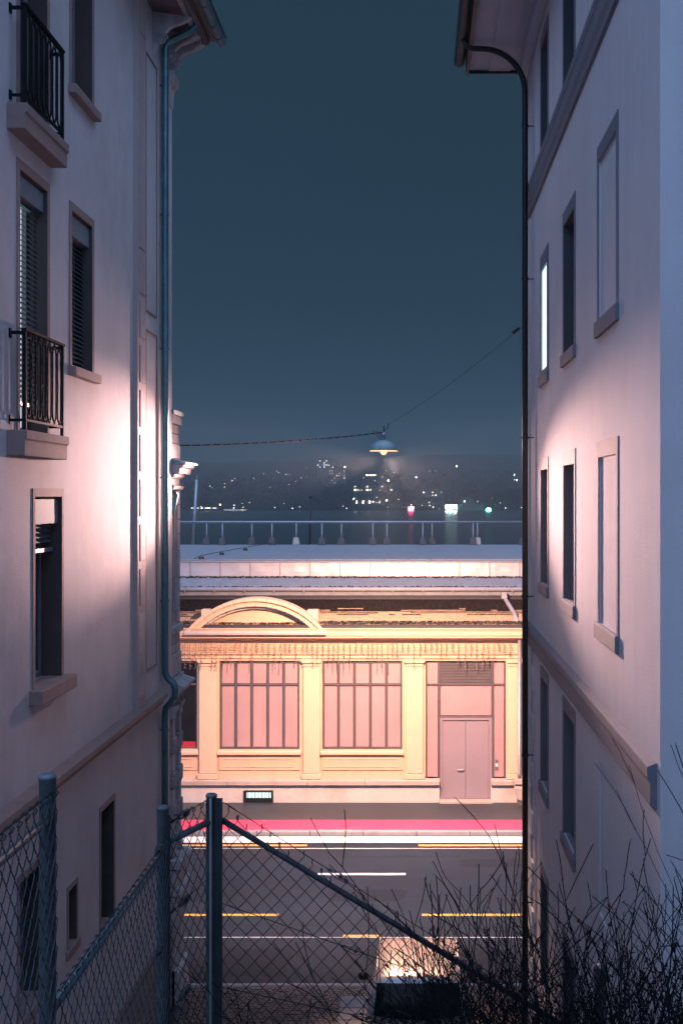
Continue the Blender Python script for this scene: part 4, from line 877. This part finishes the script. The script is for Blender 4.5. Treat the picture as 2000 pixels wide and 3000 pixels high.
tension(F2, (FXp+.032, 6.72, 7.965), (FXp+.032, 4.66, 7.94), .13); tension(F2, (FXp+.032, 6.72, 7.50), (FXp+.032, 4.66, 7.48), .12); tension(F2, (FXp+.032, 6.72, 7.0), (FXp+.032, 4.66, 7.0), .35)
box('tension_bar', 'fence_wire', F2, FXp+.028, FXp+.040, 6.685, 6.705, 6.1, 8.06)
F3 = thing('chain_link_fence', 'short chain link fence panel between two close posts at the corner', 'fence', (-1.1, 6.95, 6.0))
Q = (-1.03, 7.15)
p2 = post(F3, Q[0], Q[1], 8.062, r=.0275)
rail(F3, (FXp+.01, 6.77, 7.915), (Q[0]-.01, 7.12, 7.93), .0165)
stuff(mesh_net((FXp+.03, 6.76, 0), (Q[0]-.02, 7.13, 0), 8.01, 8.03, 6.2).build('wire_mesh', 'fence_wire', F3, fix=False))
for (za, zb, t) in ((8.035, 8.04, .28), (7.60, 7.64, .30), (7.13, 7.22, .30)): tension(F3, (FXp+.02, 6.75, za-.03), (Q[0]-.02, 7.13, zb), t+.12)
box('flat_bar', 'rail_dark', F3, Q[0]+.020, Q[0]+.056, 7.121, 7.150, 5.9, 8.045)
box('tension_bar', 'galv', F3, Q[0]-.004, Q[0]+.006, 7.108, 7.121, 5.9, 8.05)
F4 = thing('chain_link_fence', 'chain link fence panel with sloping brace running down into the bare shrubs', 'fence', (0, 7.15, 6.0))
post(F4, 0.92, 7.15, 7.2)
rail(F4, (Q[0]+.03, 7.16, 7.945), (0.90, 7.16, 6.80), .0155, 'rail_dark')
stuff(mesh_net((Q[0]+.06, 7.13, 0), (0.92, 7.13, 0), 8.00, 6.84, 5.95).build('wire_mesh', 'fence_wire', F4, fix=False))
tension(F4, (Q[0]+.06, 7.13, 8.03), (0.92, 7.13, 6.82), .305); tension(F4, (Q[0]+.06, 7.13, 7.52), (0.92, 7.13, 6.85), .345); tension(F4, (Q[0]+.06, 7.13, 7.10), (0.92, 7.13, 6.70), .375)

# ------------------------------------------------------------------ bare thorny shrubs
def shrub(label, cx, cy, n, spread, hmin, hmax, lean, seed, rx=.5, ry=.5, leaves=900, berries=4):
    rnd = random.Random(seed); root = thing('bare_shrub', label, 'shrub', (cx, cy, 6.25), group=None)
    b = MB(); th = MB(); lf = MB(); tips = []
    def stem(p, d, L, r, lev):
        seg = max(4, int(L/.075)); pts = [p.copy()]; rs = [r]; q = p.copy(); dd = d.normalized(); curve = Vector((rnd.uniform(-.5, .5), rnd.uniform(-.5, .5), rnd.uniform(-.25, .15)))*(.55 if lev == 0 else .6)
        for k in range(seg):
            dd = (dd+curve/seg+Vector((rnd.uniform(-1, 1), rnd.uniform(-1, 1), rnd.uniform(-1, 1)))*.095).normalized(); q = q+dd*(L/seg); pts.append(q.copy()); rs.append(max(.0019, r*(1-.72*(k+1)/seg)))
            if k > 0 or lev > 0:
                for _ in range(2 if lev else 1):
                    if rnd.random() < .8:
                        v = Vector((rnd.uniform(-1, 1), rnd.uniform(-1, 1), rnd.uniform(-.2, 1))).normalized(); l = rnd.uniform(.010, .026); w_ = dd.cross(v).normalized()*.0013
                        th.tri(q-w_, q+w_, q+v*l)
            if lev < 2 and k > seg*.22 and rnd.random() < (.70 if lev == 0 else .34):
                v = (dd*1.0+Vector((rnd.uniform(-1, 1), rnd.uniform(-1, 1), rnd.uniform(-.3, .9)))*.75).normalized(); stem(q, v, L*rnd.uniform(.22, .48), rs[-1]*.72, lev+1)
            if leaves and q.z < 7.25+.40*rnd.random() and rnd.random() < .55:
                for _ in range(3):
                    a = Vector((rnd.uniform(-1, 1), rnd.uniform(-1, 1), rnd.uniform(-1, 1))).normalized()*rnd.uniform(.008, .020); c = a.orthogonal().normalized()*rnd.uniform(.0025, .006); o_ = q+a*.8; lf.quad(o_-a, o_-c, o_+a, o_+c)
        b.tube(pts, rs, 5 if lev == 0 else 4, cap=False); tips.append((pts, lev))
    for i in range(n):
        a = rnd.uniform(0, 6.28); rr = math.sqrt(rnd.random()); p = Vector((cx+rx*.6*rr*math.cos(a), cy+ry*.6*rr*math.sin(a), 6.22))
        d = Vector((math.cos(a)*spread*rr+lean+rnd.uniform(-.15, .15), math.sin(a)*spread*.7*rr, 1.0)); stem(p, d, hmin+(hmax-hmin)*rnd.random()**2.0, rnd.uniform(.0050, .0100), 0)
    br = stuff(b.build('branches', 'bark', root, fix=False)); stuff(th.build('thorns', 'bark', br, fix=False))
    if leaves: stuff(lf.build('dry_leaves', 'leaf_dry', root, fix=False))
    for k in range(berries):
        pts, lev = rnd.choice(tips); q = rnd.choice(pts[len(pts)//3:]); MB().lathe([(0, -.011), (.006, -.007), (.0075, 0), (.005, .008), (0, .011)], q.x, q.y, q.z-.010, 8).build('berry', 'berry', root, smooth=True)
shrub('dense dark bare thorny shrub in front of the parked van', 0.80, 5.75, 85, .75, .95, 1.42, -.16, 3, .55, .7, berries=5)
shrub('bare thorny shrub with tall wispy shoots by the black drainpipe', 0.95, 5.6, 110, .62, 1.0, 1.75, .02, 11, .55, .7, berries=5)
shrub('tall open bare thorny shrub with red berries against the annex wall', 1.30, 5.0, 70, .60, .85, 1.55, .0, 23, .45, .6, leaves=300, berries=9)
shrub('low tangled bare thorny shrub with arching twigs under the fence brace', 0.24, 6.35, 18, .65, .70, 1.30, -.50, 31, .4, .35, leaves=0, berries=3)

# ------------------------------------------------------------------ far shore across the lake
def far(px, py, Y): return ((px-1220)*Y/4167.0, Y, EYE-(py-1455)*Y/4167.0)
hill = MB(); nx, nyy = 90, 26
def hz(x, y):
    t = (y-1010)/1300; base = -.4+6*min(1, t*6)+ 62*max(0, t-.05)**1.15
    return base+10*t*noise.noise(Vector((x*.0022, y*.0018, 1.7)))+ 26*t*max(0, noise.noise(Vector((x*.0016+5, .3, .2))))
for j in range(nyy+1):
    for i in range(nx+1):
        x = -900+1800*i/nx; y = 1010+1300*(j/nyy)**1.3; hill.v.append((x, y, hz(x, y)))
for j in range(nyy):
    for i in range(nx): a = j*(nx+1)+i; hill.f.append((a, a+1, a+nx+2, a+nx+1))
struct(hill.build('far_hillside', 'far_ground', None, smooth=True, fix=False))
wd = MB(); rnd = random.Random(5)
def clump(b, c, r, n, rn):
    for _ in range(n):
        v = Vector((rn.gauss(0, 1), rn.gauss(0, 1), rn.gauss(0, 1))).normalized()*r*rn.uniform(.5, 1.05); v.z *= .8; o_ = Vector(c)+v; s_ = r*rn.uniform(.13, .30)
        a = Vector((rn.uniform(-1, 1), rn.uniform(-1, 1), rn.uniform(-1, 1))).normalized()*s_; e = a.orthogonal().normalized()*s_*.8; b.quad(o_-a, o_-e, o_+a, o_+e)
for i in range(420):
    x = rnd.uniform(-260, 140); y = 1040+rnd.random()**1.5*520; g = hz(x, y); h = rnd.uniform(5, 12)*(1+ .5*max(0, noise.noise(Vector((x*.02, y*.01, 0))))); 
    clump(wd, (x, y, g+h*.62), h*.45, 26, rnd); clump(wd, (x+rnd.uniform(-3, 3), y, g+h*.35), h*.42, 14, rnd)
stuff(wd.build('far_wood', 'far_foliage', None, fix=False))
# separate bare trees on the right of the shore
for i in range(9):
    x, y, _ = far(1395+i*15+rnd.uniform(-4, 4), 1480, 1022+rnd.uniform(0, 10)); tr_ = thing('shore_tree', 'dark bare tree among the shore lamps at the right end of the far bank', 'tree', (x, y, hz(x, y)), group='bare trees on the far bank')
    tb = MB(); g = hz(x, y); H = rnd.uniform(11, 17); tb.tube([(x, y, g-.5), (x+.4, y, g+H*.45), (x+.2, y, g+H*.9)], [.55, .35, .1], 6)
    for k in range(9):
        z0 = g+H*rnd.uniform(.25, .7); a = rnd.uniform(0, 6.28); tb.tube([(x+.3, y, z0), (x+.3+math.cos(a)*H*.14, y+math.sin(a)*H*.14, z0+H*.16), (x+.3+math.cos(a)*H*.2, y+math.sin(a)*H*.2, z0+H*.3)], [.22, .15, .06], 5)
    tb.build('trunk', 'far_foliage', tr_); cr = MB()
    for k in range(6): clump(cr, (x+rnd.uniform(-.2, .2)*H, y, g+H*rnd.uniform(.5, .9)), H*.17, 26, rnd)
    cr.build('crown', 'far_foliage', tr_, fix=False)
# far buildings
def far_house(px0, px1, py0, py1, Y, label, cols_, rows_, p_lit, wm='far_window', roof=True, seed=1, group=None, wsz=(.32, .34)):
    rn = random.Random(seed); x0, _, z1 = far(px0, py0, Y); x1, _, z0 = far(px1, py1, Y); z0 = min(z0, hz((x0+x1)/2, Y))-.5
    z0v = far(px1, py1, Y)[2]
    t = thing('far_house', label, 'building', ((x0+x1)/2, Y+4, z0), group); MB().box(x0, x1, Y, Y+11, z0, z1).build('wall', 'far_wall', t)
    if roof: MB().prism([(x0-.6, z1+.02), (x1+.6, z1+.02), (x1-.5, z1+1.6), (x0+.5, z1+1.6)], 'Y', Y-.6, Y+11.6).build('roof', 'far_roof', t)
    for c in range(cols_):
        for r in range(rows_):
            if rn.random() < p_lit:
                cx = x0+(x1-x0)*(c+.5)/cols_; cz = z0v+(z1-z0v)*(r+.5)/rows_; hw = (x1-x0)/cols_*wsz[0]*.5; hh = (z1-z0v)/rows_*wsz[1]*.5
                MB().box(cx-hw, cx+hw, Y-.08, Y+.05, cz-hh, cz+hh).build('window', wm if rn.random() < .8 else 'far_warm', t)
far_house(928, 978, 1347, 1378, 1500, 'hillside block with the highest scatter of lit windows', 8, 5, .32, 'far_white', seed=2)
far_house(955, 1012, 1376, 1418, 1400, 'wide hillside block with a few warm windows below the highest block', 8, 6, .28, seed=5)
far_house(1036, 1150, 1421, 1440, 1250, 'long low hillside building with a row of glowing windows', 13, 2, .34, seed=8, wsz=(.7, .5))
far_house(1070, 1112, 1386, 1398, 1420, 'small hillside house with one lit strip window under the lamp glow', 4, 1, .7, 'far_warm', seed=9, wsz=(.8, .3))
far_house(1236, 1298, 1438, 1464, 1180, 'hillside villa with two rows of pale windows', 7, 3, .5, 'far_white', seed=12)
far_house(1502, 1524, 1384, 1414, 1300, 'pale tower house with tall lit windows by the drainpipe', 3, 2, .7, 'far_white', roof=False, seed=4)
far_house(1130, 1210, 1474, 1492, 1060, 'low shore house with dim warm windows beside the red beacon', 7, 2, .22, seed=21)
far_house(1306, 1416, 1484, 1500, 1016, 'dark boathouse with a brightly lit end beside the green beacon', 6, 1, .0, seed=22)
far_house(1040, 1125, 1463, 1478, 1090, 'shore hall with lit arcades among the trees', 9, 1, .6, seed=25, wsz=(.6, .6))
far_house(560, 640, 1485, 1492, 1030, 'long low shore pavilion with a bright strip of windows beside the leaning pole', 14, 1, .75, 'far_strip', seed=30, wsz=(.95, .35), roof=False)
far_house(655, 722, 1492, 1497, 1020, 'low landing stage building with a thin lit strip', 9, 1, .85, 'far_strip', seed=31, wsz=(.98, .3), roof=False)
far_house(1200, 1262, 1468, 1484, 1075, 'shore villa with pale first-floor windows behind the red beacon', 6, 2, .45, 'far_white', seed=33)
far_house(1355, 1412, 1462, 1476, 1090, 'low house with pale window pairs behind the boathouse', 6, 1, .55, 'far_white', seed=34)
bh = MB(); x0, y, z1 = far(1304, 1480, 1015.5); x1, _, z0 = far(1338, 1490, 1015.5); o = MB().box(x0, x1, y-.3, y, z0, z1).build('boathouse_sign', 'far_bright', None); tag(o, 'brilliant lit white board on the end of the boathouse', 'light box')
# shore and hillside lamps
lamps = [(590,1484),(614,1487),(645,1478),(686,1480),(685,1488),(710,1475),(712,1486),(731,1473),(805,1487),(832,1475),(857,1489),(878,1485),(930,1503),(962,1505),(997,1504),(1033,1505),(1072,1505),(1110,1505),(1151,1506),(1005,1483),(1034,1464),(1037,1462),(1093,1470),(1103,1457),(1132,1466),(1167,1463),(1190,1470),(1176,1493),(1210,1487),(1258,1481),(1268,1486),(1285,1492),(1360,1470),(1392,1466),(1411,1459),(1440,1460),(1452,1478),(1465,1473),(1480,1488),(1485,1489),(1500,1459),(1526,1487),(1015,1489),(1372,1482),(1387,1482),(1402,1482),(1240,1503)]
hills = [(615,1424),(620,1429),(658,1417),(674,1425),(680,1408),(688,1402),(658,1427),(743,1401),(792,1427),(773,1388),(811,1381),(816,1385),(838,1390),(848,1390),(866,1410),(882,1400),(846,1419),(897,1398),(900,1370),(948,1360),(1000,1363),(1010,1368),(1008,1395),(1130,1378),(1147,1374),(1153,1384),(1137,1408),(1219,1398),(1258,1380),(1275,1379),(1337,1366),(1065,1400),(1098,1408),(1120,1397)]
for i, (px, py) in enumerate(lamps):
    Y = 1013 if py > 1500 else 1035 if py > 1480 else 1075
    x, y, z = far(px, py, Y); g = min(hz(x, Y+2), z-2.5) if py < 1500 else -0.6
    big = py > 1500 or i in (2, 21, 24, 28, 35); t = thing('shore_lamp', 'small pale lamp on a post along the far shore' if px % 3 else 'small warm lamp on a post along the far shore', 'street lamp', (x, y, g), group='pale lamps along the far shore' if px % 3 else 'warm lamps along the far shore')
    MB().tube([(x, y, g), (x, y, z)], .09, 5).build('post', 'far_roof', t); MB().ball((x, y, z), .85 if big else rnd.uniform(.26, .44), 1).build('globe', 'far_white' if px % 3 else 'far_warm', t)
for i, (px, py) in enumerate(hills):
    Y = 1250 if py > 1400 else 1450; x, y, z = far(px, py, Y); g = min(hz(x, Y), z-3)
    t = thing('hillside_lamp', 'small pale lamp on a post high on the dark hillside' if px % 2 else 'small warm lamp on a post high on the dark hillside', 'street lamp', (x, y, g), group='pale lamps on the hillside' if px % 2 else 'warm lamps on the hillside')
    MB().tube([(x, y, g), (x, y, z)], .09, 5).build('post', 'far_roof', t); MB().ball((x, y, z), rnd.uniform(.22, .42) if i not in (21, 26, 27, 30) else 1.0, 1).build('globe', 'far_white' if px % 2 else 'far_warm', t)
for (px, py, m, r_, lab) in ((1203, 1491, 'far_red', 2.0, 'glowing red harbour beacon on the far shore'), (1317, 1494, 'far_green', 2.0, 'glowing green harbour beacon in front of the boathouse'), (1430, 1495, 'far_green', 1.9, 'glowing turquoise beacon under the bare shore trees')):
    x, y, z = far(px, py, 1008); t = thing('harbour_beacon', lab, 'beacon', (x, y, -.5)); MB().tube([(x, y, -.6), (x, y, z-.5)], .25, 8).build('mast', 'far_roof', t); MB().ball((x, y, z), r_, 2).build('lantern', m, t, smooth=True)

# ------------------------------------------------------------------ night haze
hzb = MB().box(-700, 700, -30, 2330, -4, 120).build('haze', 'far_roof', None); stuff(hzb)
hm = bpy.data.materials.new('haze_air'); hm.use_nodes = True; hm.node_tree.nodes.clear(); ho = hm.node_tree.nodes.new('ShaderNodeOutputMaterial'); pv = hm.node_tree.nodes.new('ShaderNodeVolumePrincipled')
pv.inputs['Color'].default_value = (0.80, 0.95, 0.98, 1); pv.inputs['Density'].default_value = 0.00042; pv.inputs['Anisotropy'].default_value = 0.45
hm.node_tree.links.new(pv.outputs[0], ho.inputs['Volume']); hzb.data.materials.clear(); hzb.data.materials.append(hm)
